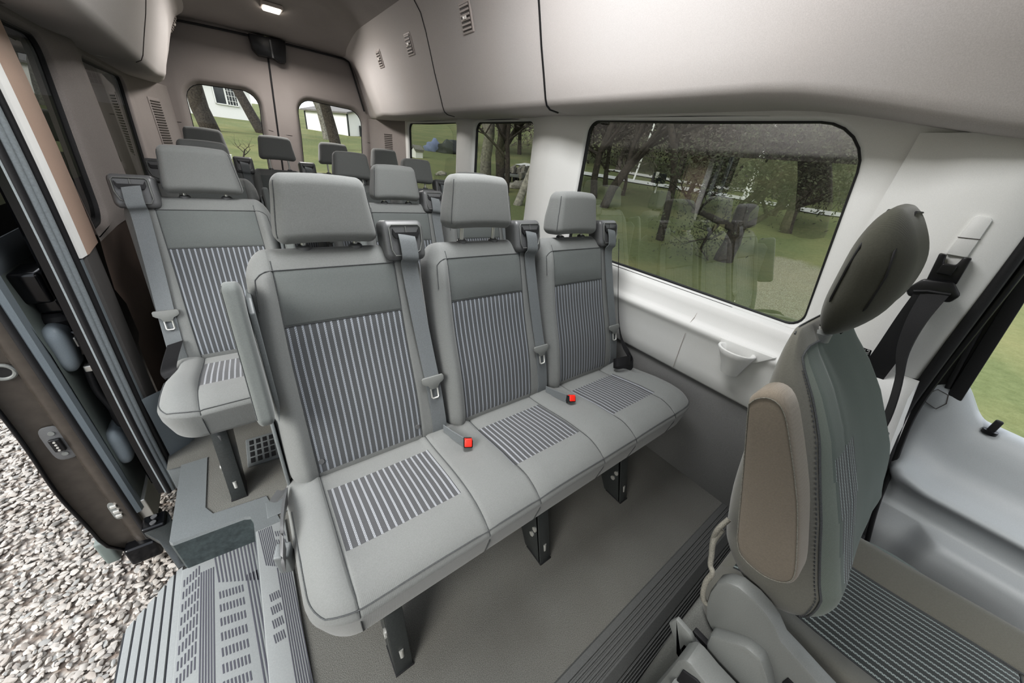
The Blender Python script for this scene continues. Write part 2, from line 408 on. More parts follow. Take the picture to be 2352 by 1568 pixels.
# ---- right wall: carpeted lower panel, moulded plastic panel, window surrounds
yy = np.linspace(-0.06, 4.0, 30)
loft('baseboard_right', [[(1.475, y, -0.05), (1.468, y, 0.0), (1.462, y, 0.02), (1.456, y, 0.25), (1.452, y, 0.49), (1.46, y, 0.50)] for y in yy], 'carpet_w', kind='structure')
PR = [(1.452, .492), (1.440, .497), (1.434, .505), (1.428, .56), (1.420, .63), (1.412, .690), (1.405, .708), (1.400, .718), (1.398, .728), (1.402, .738), (1.414, .748), (1.424, .76), (1.430, .80), (1.436, .825), (1.444, .836), (XR, .842)]
o = loft('wall_right', [[(x, y, z) for x, z in PR] for y in np.linspace(0.06, 4.0, 60)], 'white', kind='structure')
tube('trim_3', [(1.43, .555, .50), (1.418, .553, .63), (1.407, .55, .69)], 0.0009, 'ventf')['kind'] = 'structure'
tube('trim_3', [(1.402, .548, .735), (1.424, .545, .765), (1.438, .54, .825)], 0.0009, 'ventf')['kind'] = 'structure'

def pil(y):   # the pillars between the windows stand a little proud
    return sum(0.035 * math.exp(-((y - c) / w) ** 4) for c, w in ((1.60, 0.14), (2.605, 0.10))) + 0.012 * math.exp(-((y - 0.0) / 0.12) ** 2)
def rmap(y, z, d): return (XR - pil(y) * (1 if d <= 0 else 0) + d * 1.0 - (pil(y) * 0 if d > 0 else 0), y, z)
WIN = [((0.02, 1.60, .838, 1.50), [(0.215, .846), (1.385, .848), (1.385, 1.474), (0.300, 1.462)], (.05, .06, .055, .13)),
       ((1.60, 2.605, .838, 1.50), [(1.80, .846), (2.475, .846), (2.475, 1.474), (1.80, 1.474)], .055),
       ((2.605, 3.82, .838, 1.50), [(2.735, .846), (3.74, .846), (3.74, 1.474), (2.735, 1.474)], .055)]
def make_window(name, outer, hole, rad, mapf, mat, glass, reveal=0.03, off=0.005, wallname='wall_right'):
    V, F, loop = window_cell(outer, hole, rad, mapf, reveal)
    mesh(wallname, V, F, mat, sharp=50)['kind'] = 'structure'
    w = thing(name, None, None, mapf(*loop[0], reveal), kind='structure')
    n = len(loop); cen = sum(loop) / n
    def ring(s, d): return [mapf(*(p + (p - cen) / np.linalg.norm(p - cen) * s), d) for p in loop]
    rows = [ring(0.004, reveal - .012), ring(-0.002, reveal - .012), ring(-0.004, reveal - .004), ring(-0.004, reveal + .004)]
    Vs = [v for r in rows for v in r]; Fs = [(r * n + k, r * n + (k + 1) % n, (r + 1) * n + (k + 1) % n, (r + 1) * n + k) for r in range(3) for k in range(n)]
    mesh('window_seal', Vs, Fs, 'rub', w, sharp=50)
    mesh('pane', ring(0.004, reveal), [tuple(range(n))], glass, w, smooth=False)
    return w
for i, (outer, hole, rad) in enumerate(WIN):
    make_window('window_%d' % (i + 1), outer, hole, rad, rmap, 'white', 'glass' if i == 0 else 'glass2')
# slider frame seen through the rearmost right window
# ---- left wall (behind the door opening)
yl = np.linspace(1.86, 4.1, 14)
loft('wall_left', [[(-.47, y, -.02), (-.468, y, .0), (-.462, y, .30), (-.455, y, .42), (-.440, y, .47), (-.437, y, .60), (-.450, y, .66), (-.44, y, .76), (-.43, y, .842)] for y in yl], 'brown', kind='structure')
def lmap(y, z, d): return (XL + (0.03 * math.exp(-((y - 2.44) / .13) ** 4) if d <= 0 else 0) - d, y, z)
make_window('window_4', (1.86, 2.44, .838, 1.50), [(1.70 + .17, .86), (2.09, .87), (2.25, 1.46), (1.875, 1.46)], (.01, .07, .07, .01), lmap, 'rear', 'glass_l', wallname='wall_left')
make_window('window_5', (2.44, 3.82, .838, 1.50), [(2.52, .86), (3.47, .87), (3.69, 1.462), (2.70, 1.462)], .055, lmap, 'rear', 'glass_l', wallname='wall_left')
# rear corner panels with louvres
def corner(x0, x1, nm, s):
    rows = []
    for t in np.linspace(0, 1, 12):
        y = 3.80 + .60 * t; x = x0 + (x1 - x0) * (sm(t) * .5 + t * .5)
        rows.append([(x, y, z) for z in (0, .4, .84, 1.2, 1.49)])
    loft(nm, rows, 'rear', kind='structure')
corner(XR, 1.29, 'wall_right', 1); corner(XL, -.28, 'wall_left', -1)
for s, nm in ((1, 'right'), (-1, 'left')):
    x0 = 1.452 if s > 0 else -.413
    t = thing('air_louvre', 'tall slotted air louvre in the %s rear corner panel' % ('driver-side' if s > 0 else 'passenger-side, next to the single headrests,'), 'vent', (x0, 4.03, 1.2), group=None)
    Mx = Matrix.Translation(((1.395 if s > 0 else -.362), 4.08, 0)) @ Matrix.Rotation(s * math.radians(19), 4, 'Z')
    box('frame', (-.010, -.075, .99), (.010, .075, 1.385), 'rear', t, .006, Mx)
    sl = MB()
    for k in range(22): z = 1.005 + k * .0168; sl.box((-.014 if s > 0 else .006, -.062, z), (-.006 if s > 0 else .014, .062, z + .008), .001, Mx)
    sl.build('slats', 'vent', t)

# ---- rear doors (two leaves)
def dsh(x, z): return x + .055 * (z - 1.3)
def rdmap(sg):
    def f(u, v, d): return (dsh(u, v), YB + d - .05 * 0, v)
    return f
for i, (outer, hole) in enumerate([((-.36, .432, .02, 2.02), [(-.195, .86), (.335, .86), (.335, 1.575), (-.195, 1.555)]), ((.444, 1.36, .02, 2.02), [(.625, .86), (1.235, .86), (1.235, 1.56), (.625, 1.585)])]):
    V, F, loop = window_cell(outer, hole, (.05, .05, .13, .13), rdmap(1), .06, .014, .03)
    d = thing('door_%d' % (i + 1), None, None, (outer[0], YB, 0), kind='structure')
    mesh('door_panel', V, F, 'rear', d, sharp=50)
    n = len(loop); cen = sum(loop) / n; mp = rdmap(1)
    rr = [[mp(*(p + (p - cen) / np.linalg.norm(p - cen) * s), dd) for p in loop] for s, dd in ((.004, .058), (-.003, .058), (-.004, .066))]
    mesh('window_seal', [v for r in rr for v in r], [(r * n + k, r * n + (k + 1) % n, (r + 1) * n + (k + 1) % n, (r + 1) * n + k) for r in range(2) for k in range(n)], 'rub', d)
    mesh('pane', [mp(*p, .062) for p in loop], [tuple(range(n))], 'glass_r', d, smooth=False)
    x0, x1 = (outer[0] + .06, outer[1] - .03)
    tube('panel_seam', [(dsh(x, 1.245), YB - .002, 1.245 + .0 * x) for x in (x0, x0 + .05)] , .0012, 'vent', d)
    tube('panel_seam', [(dsh(hole[1][0] + .03, 1.27), YB - .002, 1.27), (dsh(x1, 1.262), YB - .002, 1.262)], .0012, 'vent', d)
    box('lower_pad', (x0 + .02, YB - .03, .12), (x1 - .02, YB + .01, .74), 'rear', d, .02)
tube('trim_4', [(dsh(.438, z), YB + .004, z) for z in (.1, .6, 1.1, 1.6, 1.86)], .009, 'rub')['kind'] = 'structure'
tube('trim_4', smooth_path([(-.145, YB - .02, 1.925), (0, YB - .02, 1.94), (.5, YB - .02, 1.955), (1.0, YB - .02, 1.955), (1.12, YB - .02, 1.945), (1.155, YB - .02, 1.90), (1.21, YB - .02, 1.70), (1.25, YB - .02, 1.55)], 6), .008, 'rub')['kind'] = 'structure'
t = thing('door_latch_cover', 'dark latch cover box at the top where the two rear doors meet', 'latch cover', (.47, 4.33, 1.88))
MB().prism([(.345, 1.955), (.61, 1.965), (.59, 1.81), (.545, 1.80), (.50, 1.825), (.39, 1.822), (.355, 1.86)], lambda a, b, q: (a, q, b), 4.30, 4.39).build('housing', 'blackp', t, bevel=.006)
MB().box((.485, 4.285, 1.82), (.50, 4.31, 1.945), .003).build('centre_rib', 'greyp', t)

# ---- headliner: overhead bins and ceiling, one shape lofted along the van
HP = [(1.50, 1.49), (1.4625, 1.489), (1.33, 1.486), (1.275, 1.490), (1.252, 1.503), (1.240, 1.525), (1.215, 1.60), (1.18, 1.70), (1.15, 1.80), (1.122, 1.89), (1.09, 1.97), (1.03, 2.04), (.93, 2.085), (.80, 2.105), (.65, 2.115), (.5, 2.118)]
RP = [(1.5, 1.49), (1.46, 1.489), (1.38, 1.489), (1.33, 1.492), (1.315, 1.503), (1.305, 1.525), (1.285, 1.60), (1.255, 1.70), (1.225, 1.80), (1.195, 1.88), (1.155, 1.94), (1.09, 1.965), (1.0, 1.972), (.85, 1.975), (.65, 1.976), (.5, 1.977)]
def sec(y):
    rear = sstep(3.55, 4.42, y); front = sstep(.55, -.15, y); out = []
    for x, z in HP:
        hz = (z - 1.486) / .632
        z2 = z - rear * .150 * sm(hz) - front * (.085 * (1 - min(1, hz)))
        x2 = x
        if front > 0 and z < 1.9: x2 = x + front * .10 * max(0, 1 - abs(hz - .05) * 3) * (1 if x < 1.4 else 0)
        # vertical flutes where the bin ends near the rear doors
        fl_ = .022 * math.exp(-((y - 3.72) / .10) ** 2) - .03 * sstep(3.9, 4.3, y)
        if .02 < hz < .62: x2 += -fl_ * (1 - hz)
        ro = RP[len(out)]; k = sstep(3.95, 4.36, y)
        out.append((x2 + (ro[0] - x2) * k, z2 + (ro[1] - z2) * k))
    return out
def hl(name, y0, y1, n, mat, side, i0=0, i1=None):
    rows = []
    for y in np.linspace(y0, y1, n):
        s = sec(y)[i0:i1]; rows.append([((x if side > 0 else 2 * XC - x), y, z) for x, z in s])
    return loft(name, rows, mat, kind='structure', sharp=60)
g = .003
hl('trim_5', -1.2, 1.46, 30, 'head', 1, 0, 12); hl('trim_5', 1.46 + g, 2.52, 14, 'head', 1, 0, 12); hl('trim_5', 2.52 + g, YB + .03, 34, 'head', 1, 0, 12)
hl('trim_6', -1.2, 2.9, 30, 'head', -1, 0, 12); hl('trim_6', 2.9 + g, YB + .03, 34, 'head', -1, 0, 12)
hl('ceiling', -1.2, YB + .03, 50, 'ceil', 1, 11, None); hl('ceiling', -1.2, YB + .03, 50, 'ceil', -1, 11, None)
for y, r, i1 in ((1.46, .005, 12), (2.52, .0028, 12)):
    tube('trim_7', [(x - .001, y, z - .001) for x, z in sec(y)[2:i1]], r, 'rub', n=6)['kind'] = 'structure'
tube('trim_7', [(2 * XC - x + .001, 2.9, z - .001) for x, z in sec(2.9)[3:12]], .002, 'vent', n=6)['kind'] = 'structure'
# roof skin above, and skin below the side windows
loft('roof', [[(x + (.03 if x > XC else 0), y, z + .03) for x, z in sec(y)] for y in np.linspace(-1.2, 4.5, 12)], 'black', kind='structure')
loft('roof', [[(2 * XC - x, y, z + .03) for x, z in sec(y)] for y in np.linspace(-1.2, 4.5, 12)], 'black', kind='structure')

# bin-face frame at (y, bin height parameter) for things fixed to the bins
def onbin(y, z, side=1):
    s = sec(y)
    for (xa, za), (xb, zb) in zip(s[4:], s[5:]):
        if za <= z <= zb: x = xa + (xb - xa) * (z - za) / (zb - za); return Vector((x if side > 0 else 2 * XC - x, y, z)), Vector((xb - xa if side > 0 else xa - xb, 0, zb - za)).normalized()
def air_vent(y, z, label, side=1, s=1.0):
    p, up = onbin(y, z, side); fw = Vector((0, -1, 0)); nrm = up.cross(Vector((0, 1, 0))) * (1)
    nrm = Vector((-up.z, 0, up.x)) if side > 0 else Vector((up.z, 0, -up.x))
    nrm = nrm.normalized()
    Mx = Matrix(((fw.x, up.x, nrm.x, p.x), (fw.y, up.y, nrm.y, p.y), (fw.z, up.z, nrm.z, p.z), (0, 0, 0, 1)))
    t = thing('ceiling_air_vent', label, 'air vent', p, 'overhead air vents')
    b = .046 * s; h = .052 * s
    box('vent_frame', (-b - .01, -h - .01, -.004), (b + .01, h + .01, .006), 'ventf', t, .005, Mx)
    box('vent_back', (-b, -h, .0), (b, h, .0075), 'vent', t, .003, Mx)
    m = MB()
    for k in range(6): yk = -h + .006 * s + k * .0172 * s; m.box((-b + .003, yk, .006), (b - .003, yk + .009 * s, .0105), .001, Mx)
    m.build('slats', 'ventf', t)
    box('thumb_slider', (-.014, -.007, .008), (.014, .007, .016), 'lens', t, .002, Mx)
air_vent(2.03, 1.875, 'largest overhead air vent, nearest the large window'); air_vent(2.80, 1.868, 'middle one of the three overhead air vents on the pale bin', s=.95); air_vent(3.42, 1.858, 'farthest overhead air vent, close to the rear doors', s=.9)
air_vent(4.05, 1.86, 'partly cut off overhead air vent at the end of the passenger-side bin', -1, .9)
lz = sec(3.86)[-1][1]
t = thing('dome_lamp', 'lit ceiling dome lamp near the rear of the van', 'lamp', (.49, 3.86, lz))
box('lamp_base', (.42, 3.79, lz - .012), (.56, 3.93, lz + .012), 'ventf', t, .006)
m_, nt_, b_, o_ = newmat('lit_lens'); b_.inputs['Base Color'].default_value = (1, .95, .9, 1); b_.inputs['Emission Color'].default_value = (1, .93, .85, 1); b_.inputs['Emission Strength'].default_value = 6.0; MT['lit'] = m_
box('lamp_lens', (.435, 3.805, lz - .024), (.545, 3.915, lz - .006), 'lit', t, .01)

# ---- door-opening rear post on the left (towards the single seats)
P = lambda *a: a
def post(name, pts, mat):   # pts: list of (x,y) outline points that change with z
    return loft(name, pts, mat, kind='structure')
zs = list(np.linspace(-.12, .835, 12))
def xz(z): return -.462 + .036 * sstep(.0, 1.3, z)
loft('wall_left', [[(xz(z) - .01, 1.665, z), (xz(z) + .004, 1.675, z), (xz(z) - .004, 1.76, z), (xz(z) - .008, 1.85, z), (xz(z) - .03, 1.90, z)] for z in zs], 'darktrim', kind='structure')
zs2 = list(np.linspace(.838, 1.50, 10))
loft('wall_left', [[(xz(z) - .012, 1.63, z), (xz(z) + .004, 1.635, z), (xz(z) + .008, 1.675, z)] for z in zs2], 'house', kind='structure')  # trim edge coloured white to stand for the light on it
loft('wall_left', [[(xz(z) + .008, 1.675, z), (xz(z) + .010, 1.69, z), (xz(z) + .006, 1.76, z), (xz(z) + .002, 1.85, z), (xz(z) - .03, 1.90, z)] for z in zs2], 'pillar', kind='structure')
loft('trim_8', [[(xz(z) - .016, 1.612, z), (xz(z) - .002, 1.625, z), (xz(z) + .002, 1.645, z), (xz(z) - .004, 1.668, z)] for z in zs], 'doorp2', kind='structure')
z3 = list(np.linspace(-.16, 1.5, 18))
for k, (dx, y, r, mt) in enumerate([(-.008, 1.618, .010, 'rub'), (-.018, 1.600, .011, 'rubg'), (-.026, 1.588, .009, 'rubg'), (-.036, 1.578, .008, 'rub'), (-.044, 1.590, .009, 'rubg')]):
    tube('door_seal' if False else 'trim_9', [(xz(z) + dx, y, z) for z in z3], r, mt)['kind'] = 'structure'
loft('wall_left', [[(xz(z) - .045, 1.60, z), (xz(z) - .05, 1.585, z), (xz(z) - .07, 1.59, z), (xz(z) - .075, 1.66, z), (xz(z) - .10, 1.67, z), (xz(z) - .105, 1.76, z), (xz(z) - .10, 1.9, z)] for z in z3], 'black', kind='structure')
o = loft('wall_left', [[(-.455, 1.615, z), (-.445, 1.625, z), (-.40, 1.66, z), (-.36, 1.72, z), (-.345, 1.80, z)] for z in (0, .1, .2, .30)], 'doorp2', kind='structure')
# outer skin of the left side behind the post, so daylight stays out
loft('wall_left', [[(-.56, y, z) for z in (-.3, .0, .82)] for y in (1.76, 3.0, 4.45)], 'black', kind='structure')
loft('wall_right', [[(1.52, y, z) for z in (-.3, .0, .82)] for y in (-.1, 2.0, 4.45)], 'black', kind='structure')
# roof rail over the door opening
loft('trim_10', [[(-.50, y, 1.52), (-.46, y, 1.50), (-.425, y, 1.485), (-.40, y, 1.49)] for y in (-1.2, .3, 1.9)], 'rear', kind='structure')

# ---- side step: moulded box, tread mat, ribbed sill
bx = MB()
def stepface(t): return None
outl = [(-.415, 1.53), (-.423, 1.158), (-.415, 1.148), (-.225, 1.138), (-.205, 1.128), (-.196, 1.10), (-.19, .45)]
top = [(x, y, 0.004) for x, y in outl]; foot = [(x + (.008 if i < 3 else .004 if i < 5 else -.006), y - (.018 if 1 <= i < 5 else 0), -.13) for i, (x, y) in enumerate(outl)]
mid = [((a[0] + b[0]) / 2 * .0 + a[0], a[1] - .004, -.008) for a, b in zip(top, foot)]
V = top + mid + foot; n = len(outl)
F = [(r * n + k, r * n + k + 1, (r + 1) * n + k + 1, (r + 1) * n + k) for r in range(2) for k in range(n - 1)]
V += [(-.105, .45, .004), (-.105, 1.0, .004), (-.15, 1.195, .004), (-.31, 1.208, .004), (-.332, 1.25, .004), (-.332, 1.53, .004)]
b0 = 3 * n
F.append((0, 1, 2, 3, 4, 5, 6, b0, b0 + 1, b0 + 2, b0 + 3, b0 + 4, b0 + 5))
st = thing('entry_step', 'moulded grey entry step with ribbed tread under the open sliding door', 'step', (-.3, 1.0, -.13))
mesh('step_box', V, F[:0] + F[-1:] + F[:n - 1], 'box', st, sharp=30)
mesh('step_face', V, F[n - 1:2 * n - 2], 'box_shaded', st, sharp=30)
box('tread_mat', (-.425, .45, -.15), (-.17, 1.135, -.128), 'mat', st, .003)
box('floor_strip', (-.192, .45, -.01), (-.104, 1.05, .0075), 'mat', st, .003)
gr = MB()
def groove_quad(x0, y0, x1, y1, z, w=.0022):
    w *= .72   # one moulded groove, drawn along the van
    gr.add([(x0 - w, y0, z), (x0 + w, y0, z), (x1 + w, y1, z), (x1 - w, y1, z)], [(0, 1, 2, 3)])
zt = -.1272
for k in range(13):     # fine ribs by the box foot
    x = -.335 + k * .0105; groove_quad(x, 1.125, x + .012, 1.02 - k * .006, zt, .0028)
for k in range(6):
    x = -.252 + k * .0095; groove_quad(x + .004, 1.0, x + .045, .45, zt, .0028)
for j in range(13):     # slanted rib groups in the middle
    y = .985 - j * .046
    for k in range(8): x = -.322 + k * .0085; groove_quad(x + .005 * j * .3, y - k * .002, x + .005 * j * .3 + .002, y - .026 - k * .002, zt, .0026)
for j in range(8):      # slanted groups near the sill
    y = 1.09 - j * .043
    for k in range(6): x = -.424 + k * .0075; groove_quad(x + .008, y + k * .006, x + .0085, y - .026 + k * .004, zt, .0022)
for k in range(6): x = -.372 + k * .0065; groove_quad(x, 1.09, x + .008, .62, zt, .0022)
z5 = .0084
for k in range(8):
    x = -.184 + k * .0052; groove_quad(x, 1.045, x + .012, .90 - .004 * k, z5, .0014)
for j in range(4):
    for k in range(5): x = -.138 + k * .006; groove_quad(x, 1.015 - j * .036 - k * .003, x + .002, .992 - j * .036 - k * .003, z5, .0014)
for k in range(7): x = -.146 + k * .0055; groove_quad(x + .001, .875 - k * .003, x + .012, .45, z5, .0016)
for j in range(4):
    for k in range(5): x = -.172 + k * .0055; groove_quad(x, .80 - j * .04, x + .003, .775 - j * .04, z5, .0016)
gr.build('tread_grooves', 'mat_g', st, smooth=False)
rows = []
px_ = []
for k in range(6):
    x = -.43 - k * .023; px_ += [(x, -.150 - k * .004), (x - .0165, -.152 - k * .004), (x - .018, -.162 - k * .004), (x - .0215, -.162 - k * .004)]
px_ += [(-.568, -.176), (-.575, -.21)]
def ysill(x): return 1.165 - (max(0, -.44 - x)) * 1.0
V = []; n = len(px_)
for x, z in px_: V += [(x, .45, z), (x, ysill(x), z)]
mesh('ribbed_sill', V, [(2 * k, 2 * k + 2, 2 * k + 3, 2 * k + 1) for k in range(n - 1)], 'mat', st, smooth=False)
g2 = MB()
for k in range(6): x = -.43 - k * .023 - .0198; g2.add([(x - .0035, .45, -.1605 - k * .004), (x + .0035, .45, -.1605 - k * .004), (x + .0035, ysill(x) - .004, -.1605 - k * .004), (x - .0035, ysill(x) - .004, -.1605 - k * .004)], [(0, 1, 2, 3)])
g2.build('sill_grooves', 'mat_g', st, smooth=False)
# floor air grille under the single seat
t = thing('floor_air_grille', 'dark slotted air grille set in the carpet beside the single seat leg', 'vent', (-.14, 1.5, 0))
box('grille_frame', (-.20, 1.385, -.002), (-.06, 1.565, .008), 'box', t, .004)
m = MB()
for i in range(5):
    for j in range(4): m.box((-.187 + i * .0245, 1.40 + j * .039, .004), (-.187 + i * .0245 + .016, 1.40 + j * .039 + .030, .0095), .0015)
m.build('grille_slots', 'rub', t)
box('strap_patch', (-.155, 1.085, .002), (-.085, 1.16, .0065), 'box', st, .003)
# cup holder on the right wall ledge
t = thing('cup_holder', 'pale moulded cup holder hanging on the wall ledge under the large window', 'cup holder', (1.37, .34, .69))
V = []; F = []; n = 20
def ringc(cx, cy, rx, ry, z): return [(cx - rx * math.cos(2 * PI * k / n) * (1 if math.cos(2 * PI * k / n) > 0 else .6), cy + ry * math.sin(2 * PI * k / n), z) for k in range(n)]
rs = [ringc(1.388, .335, .028, .030, .622), ringc(1.383, .335, .036, .040, .66), ringc(1.378, .338, .046, .056, .70), ringc(1.375, .340, .054, .066, .722), ringc(1.375, .34, .052, .064, .727), ringc(1.377, .34, .046, .056, .724), ringc(1.382, .338, .036, .044, .69), ringc(1.385, .337, .026, .03, .645), ringc(1.388, .337, .004, .004, .642)]
V = [v for r in rs for v in r]; F = [(a * n + k, a * n + (k + 1) % n, (a + 1) * n + (k + 1) % n, (a + 1) * n + k) for a in range(len(rs) - 1) for k in range(n)]
mesh('cup_shell', V, F, 'white', t)
MB().prism([(.225, .745), (.415, .738), (.405, .70), (.36, .672), (.31, .672), (.27, .70)], lambda a, b, q: (q, a, b), 1.392, 1.43).build('back_plate', 'white', t, bevel=.006)
# ================================================================== passenger seats
TH = math.radians(18.6); ST, CT = math.sin(TH), math.cos(TH)
def back_warp(c, s, dy, single):
    def w(p, q):
        a, b, h = p[:, 0], p[:, 1], p[:, 2]; qa, qh = q[:, 0], q[:, 2]
        front = np.clip(1 - b / .08, 0, 1)
        d = np.zeros(len(p))
        d -= .020 * sstep(-.140, -.185, qa) * sstep(.60, .50, qh)                     # side bolster
        d += .006 * sstep(-.15, -.135, qa) * sstep(.15, .135, qa) * sstep(.45, .41, qh)   # recessed striped panel
        d += .004 * sstep(.147, .158, qa)
        d -= .012 * np.exp(-((qh - .16) / .13) ** 2)                               # lumbar swell
        for x in (-.147, .147): d += .0045 * np.exp(-((qa - x) / .004) ** 2)
        d += .003 * np.exp(-((qh - .425) / .004) ** 2) * sstep(-.15, -.14, qa) * sstep(.15, .14, qa)
        b2 = b + d * front
        a2 = a * (1 - .05 * sstep(.42, .62, h)) ; a2 = np.where(a < -.1, a + .03 * sstep(.30, .60, h) * sstep(-.1, -.21, a) * .6, a)
        return np.stack([c + s * a2, .765 + dy + h * ST + b2 * CT, .432 + h * CT - b2 * ST], axis=1)
    return w
def seat_unit(par, c, dy, s=1, lift=0.0, belt=True, first=False, buckle=True, detail=True):
    W = back_warp(c, s, dy, s < 0)
    lo, hi = (-.212, 0, -.03), (.238, .135, .615)
    pred = lambda q, fa: fa == (1, 0) and -.147 < q[0] < .147 and .012 < q[2] < .425
    up = lambda q, fa: fa == (1, 0) and -.147 < q[0] < .147 and .425 < q[2] < .565
    bk, subs, at = soft('backrest', lo, hi, (.058, .05, .075), W, 'cloth', par, (4, 1, 8), 5,
                        ((-.153, -.147, -.141, .141, .147, .153, .16), (), (.012, .419, .425, .431, .50, .565)), (0, 2),
                        [('striped_panel', 'stripe', pred), ('upper_panel', 'cloth_up', up)], flip=s < 0)
    if detail:
        for a0, h0, h1 in ((-.147, 0.0, .60), (.147, 0.0, .60)):
            tube('seam', at([(a0, 0, h) for h in np.linspace(h0, h1, 22)]), .0013, 'seam', bk, 5)
        tube('seam', at([(-.212, 0, .47), (-.212, 0, .52), (-.208, 0, .545), (-.19, 0, .56), (-.17, 0, .566)] + [(a, 0, .567) for a in np.linspace(-.15, .15, 20)]), .0014, 'seam', bk, 5)
        tube('seam', at([(a, 0, .425) for a in np.linspace(-.147, .147, 12)]), .0011, 'seam', bk, 5)
    if first:
        for a in (-.135, .135):
            p = Vector(at([(a, 0, .055)])[0]); m = MB(); m.tube([p + Vector((0, -.004, .001)), p + Vector((0, .004, -.001))], .007, 12); m.build('button', 'greyp', bk)
    # headrest
    by = .953 + dy; bz = 1.022 + lift; t2 = math.radians(11)
    def HW(p, q):
        a, b, h = p[:, 0], p[:, 1], p[:, 2]
        a2 = a * (1 - .14 * sstep(.0, .16, h)); b2 = b - .006 * np.cos(np.clip(a / .12, -1, 1) * PI / 2) * np.clip(1 - b / .05, 0, 1)
        return np.stack([c + s * (a2 - .002), by + h * math.sin(t2) + b2 * math.cos(t2) * (1 - .22 * sstep(.05, .16, h)), bz + h * math.cos(t2) - b2 * math.sin(t2) * .6 - .005 * (a / .115) ** 2], axis=1)
    hd, _, hat = soft('headrest', (-.120, 0, 0), (.120, .105, .160), (.026, .034, .028), HW, 'cloth', par, (4, 2, 4), 5, uvax=(0, 2), flip=s < 0)
    if detail:
        loop = [(-.1195, .006, h) for h in np.linspace(.012, .150, 10)]
        tube('seam', hat(loop), .0015, 'seam', hd, 5); tube('seam', hat([(-x, y, z) for x, y, z in loop]), .0015, 'seam', hd, 5)
    for a in (-.062, .062):
        x = c + a; y = by + .046
        tube('headrest_post', [(x, y, .965), (x, y + .004, bz + .02)], .0065, 'chrome', par, 10)
        zc = .998
        m = MB(); m.tube([(x, y - .002, zc - .012), (x, y, zc + .006), (x, y, zc + .010)], [.017, .017, .013], 14); m.build('post_collar', 'greyp', par)
    # belt outlet on the shoulder
    def RW(p, q):
        a, b, h = p[:, 0], p[:, 1], p[:, 2]
        return np.stack([c + s * (a + .0), .938 + dy + b + h * .30, .992 + h - b * .18], axis=1)
    rt, _, rat = soft('belt_outlet', (.126, 0, -.022), (.243, .075, .083), (.016, .016, .020), RW, 'greyp', par, (3, 2, 3), 4, flip=s < 0)
    pl = [rat([(a, -.0, h)])[0] for a, h in ((.15, .072), (.222, .072), (.226, .042), (.146, .042))]
    def off(a, h, d=-.003): v = rat([(a, 0, h)])[0]; return (v[0], v[1] + d, v[2] + d * .3)
    tube('outlet_rim', [off(a, h) for a, h in ((.142, .030), (.142, .066), (.149, .075), (.223, .075), (.231, .066), (.231, .030), (.222, .006), (.20, -.006), (.15, -.006), (.142, .010))], .0018, 'dseat_p', rt, 6, True)
    m = MB(); m.add(*ribbon_geo([off(a, .046 + (.010 if a in (.150, .224) else 0), -.0035) for a in (.150, .156, .168, .187, .206, .218, .224)], (0, .002, .0075), .002)); m.build('belt_slot', 'rub', rt)
    if detail:
        tube('split_line', [off(.187, .053), off(.187, .071)], .001, 'dseat_p', rt, 5)
    if belt:
        pts = [off(.187, .047, -.004), off(.187, .036, -.010), off(.188, .012, -.012), off(.188, -.015, -.012)]
        pts = [Vector(p) for p in pts]
        for h, a in ((.545, .190), (.42, .196), (.30, .203), (.2, .209)):
            v = at([(a, 0, h)])[0]; pts.append(Vector((v[0], v[1] - .008, v[2])))
        up_pts = smooth_path(pts, 4)
        hw = (s * .024, 0, -.003)
        st = ribbon('seat_belt', up_pts, hw, 'belt', par)
        low = [up_pts[-1]]
        for h, a in ((.12, .214), (.04, .219), (-.01, .222)):
            v = at([(a, 0, h)])[0]; low.append(Vector((v[0], v[1] - .006, v[2])))
        ribbon('lower_belt', smooth_path(low, 4), hw, 'belt', st)
        k = up_pts[-1]; d = Vector((0, -.008, 0))
        V = [(-.036, .008), (-.032, .012), (.032, .012), (.036, .008), (.036, -.004), (.030, -.010), (.018, -.016), (.012, -.028), (-.012, -.028), (-.018, -.016), (-.030, -.010), (-.036, -.004)]
        tg = MB().prism(V, lambda a, b, t: (k.x + a, k.y - .006 + t + b * ST, k.z + b * CT), -.003, .003).build('belt_tongue', 'dseat_p', st, bevel=.001)
        fr = [(-.011, -.028), (-.011, -.056), (-.008, -.060), (.008, -.060), (.011, -.056), (.011, -.028)]
        tube('metal_latch', [(k.x + a, k.y - .006 + b * ST, k.z + b * CT) for a, b in fr], .003, 'steel', tg, 6, True)
    if buckle:
        bx = c + s * .247
        Mx = Matrix.Translation((bx, .655 + dy, .468)) @ Matrix.Rotation(math.radians(-28 * s), 4, 'Z') @ Matrix.Rotation(math.radians(-35), 4, 'X')
        k = box('buckle', (-.014, -.026, -.012), (.014, .03, .012), 'blackp', par, .004, Mx)
        box('release_button', (-.0115, -.0285, -.009), (.0115, -.004, .0155), 'red', k, .003, Mx)
        box('buckle_slot', (-.0085, -.016, .012), (.0085, -.0115, .0163), 'rub', k, .001, Mx)
        ribbon('buckle_strap', [Vector((bx - s * .008, .665 + dy, .462)), Vector((bx - s * .02, .72 + dy, .452)), Vector((bx - s * .03, .76 + dy, .45))], (.0, .004, .018), 'belt', k)
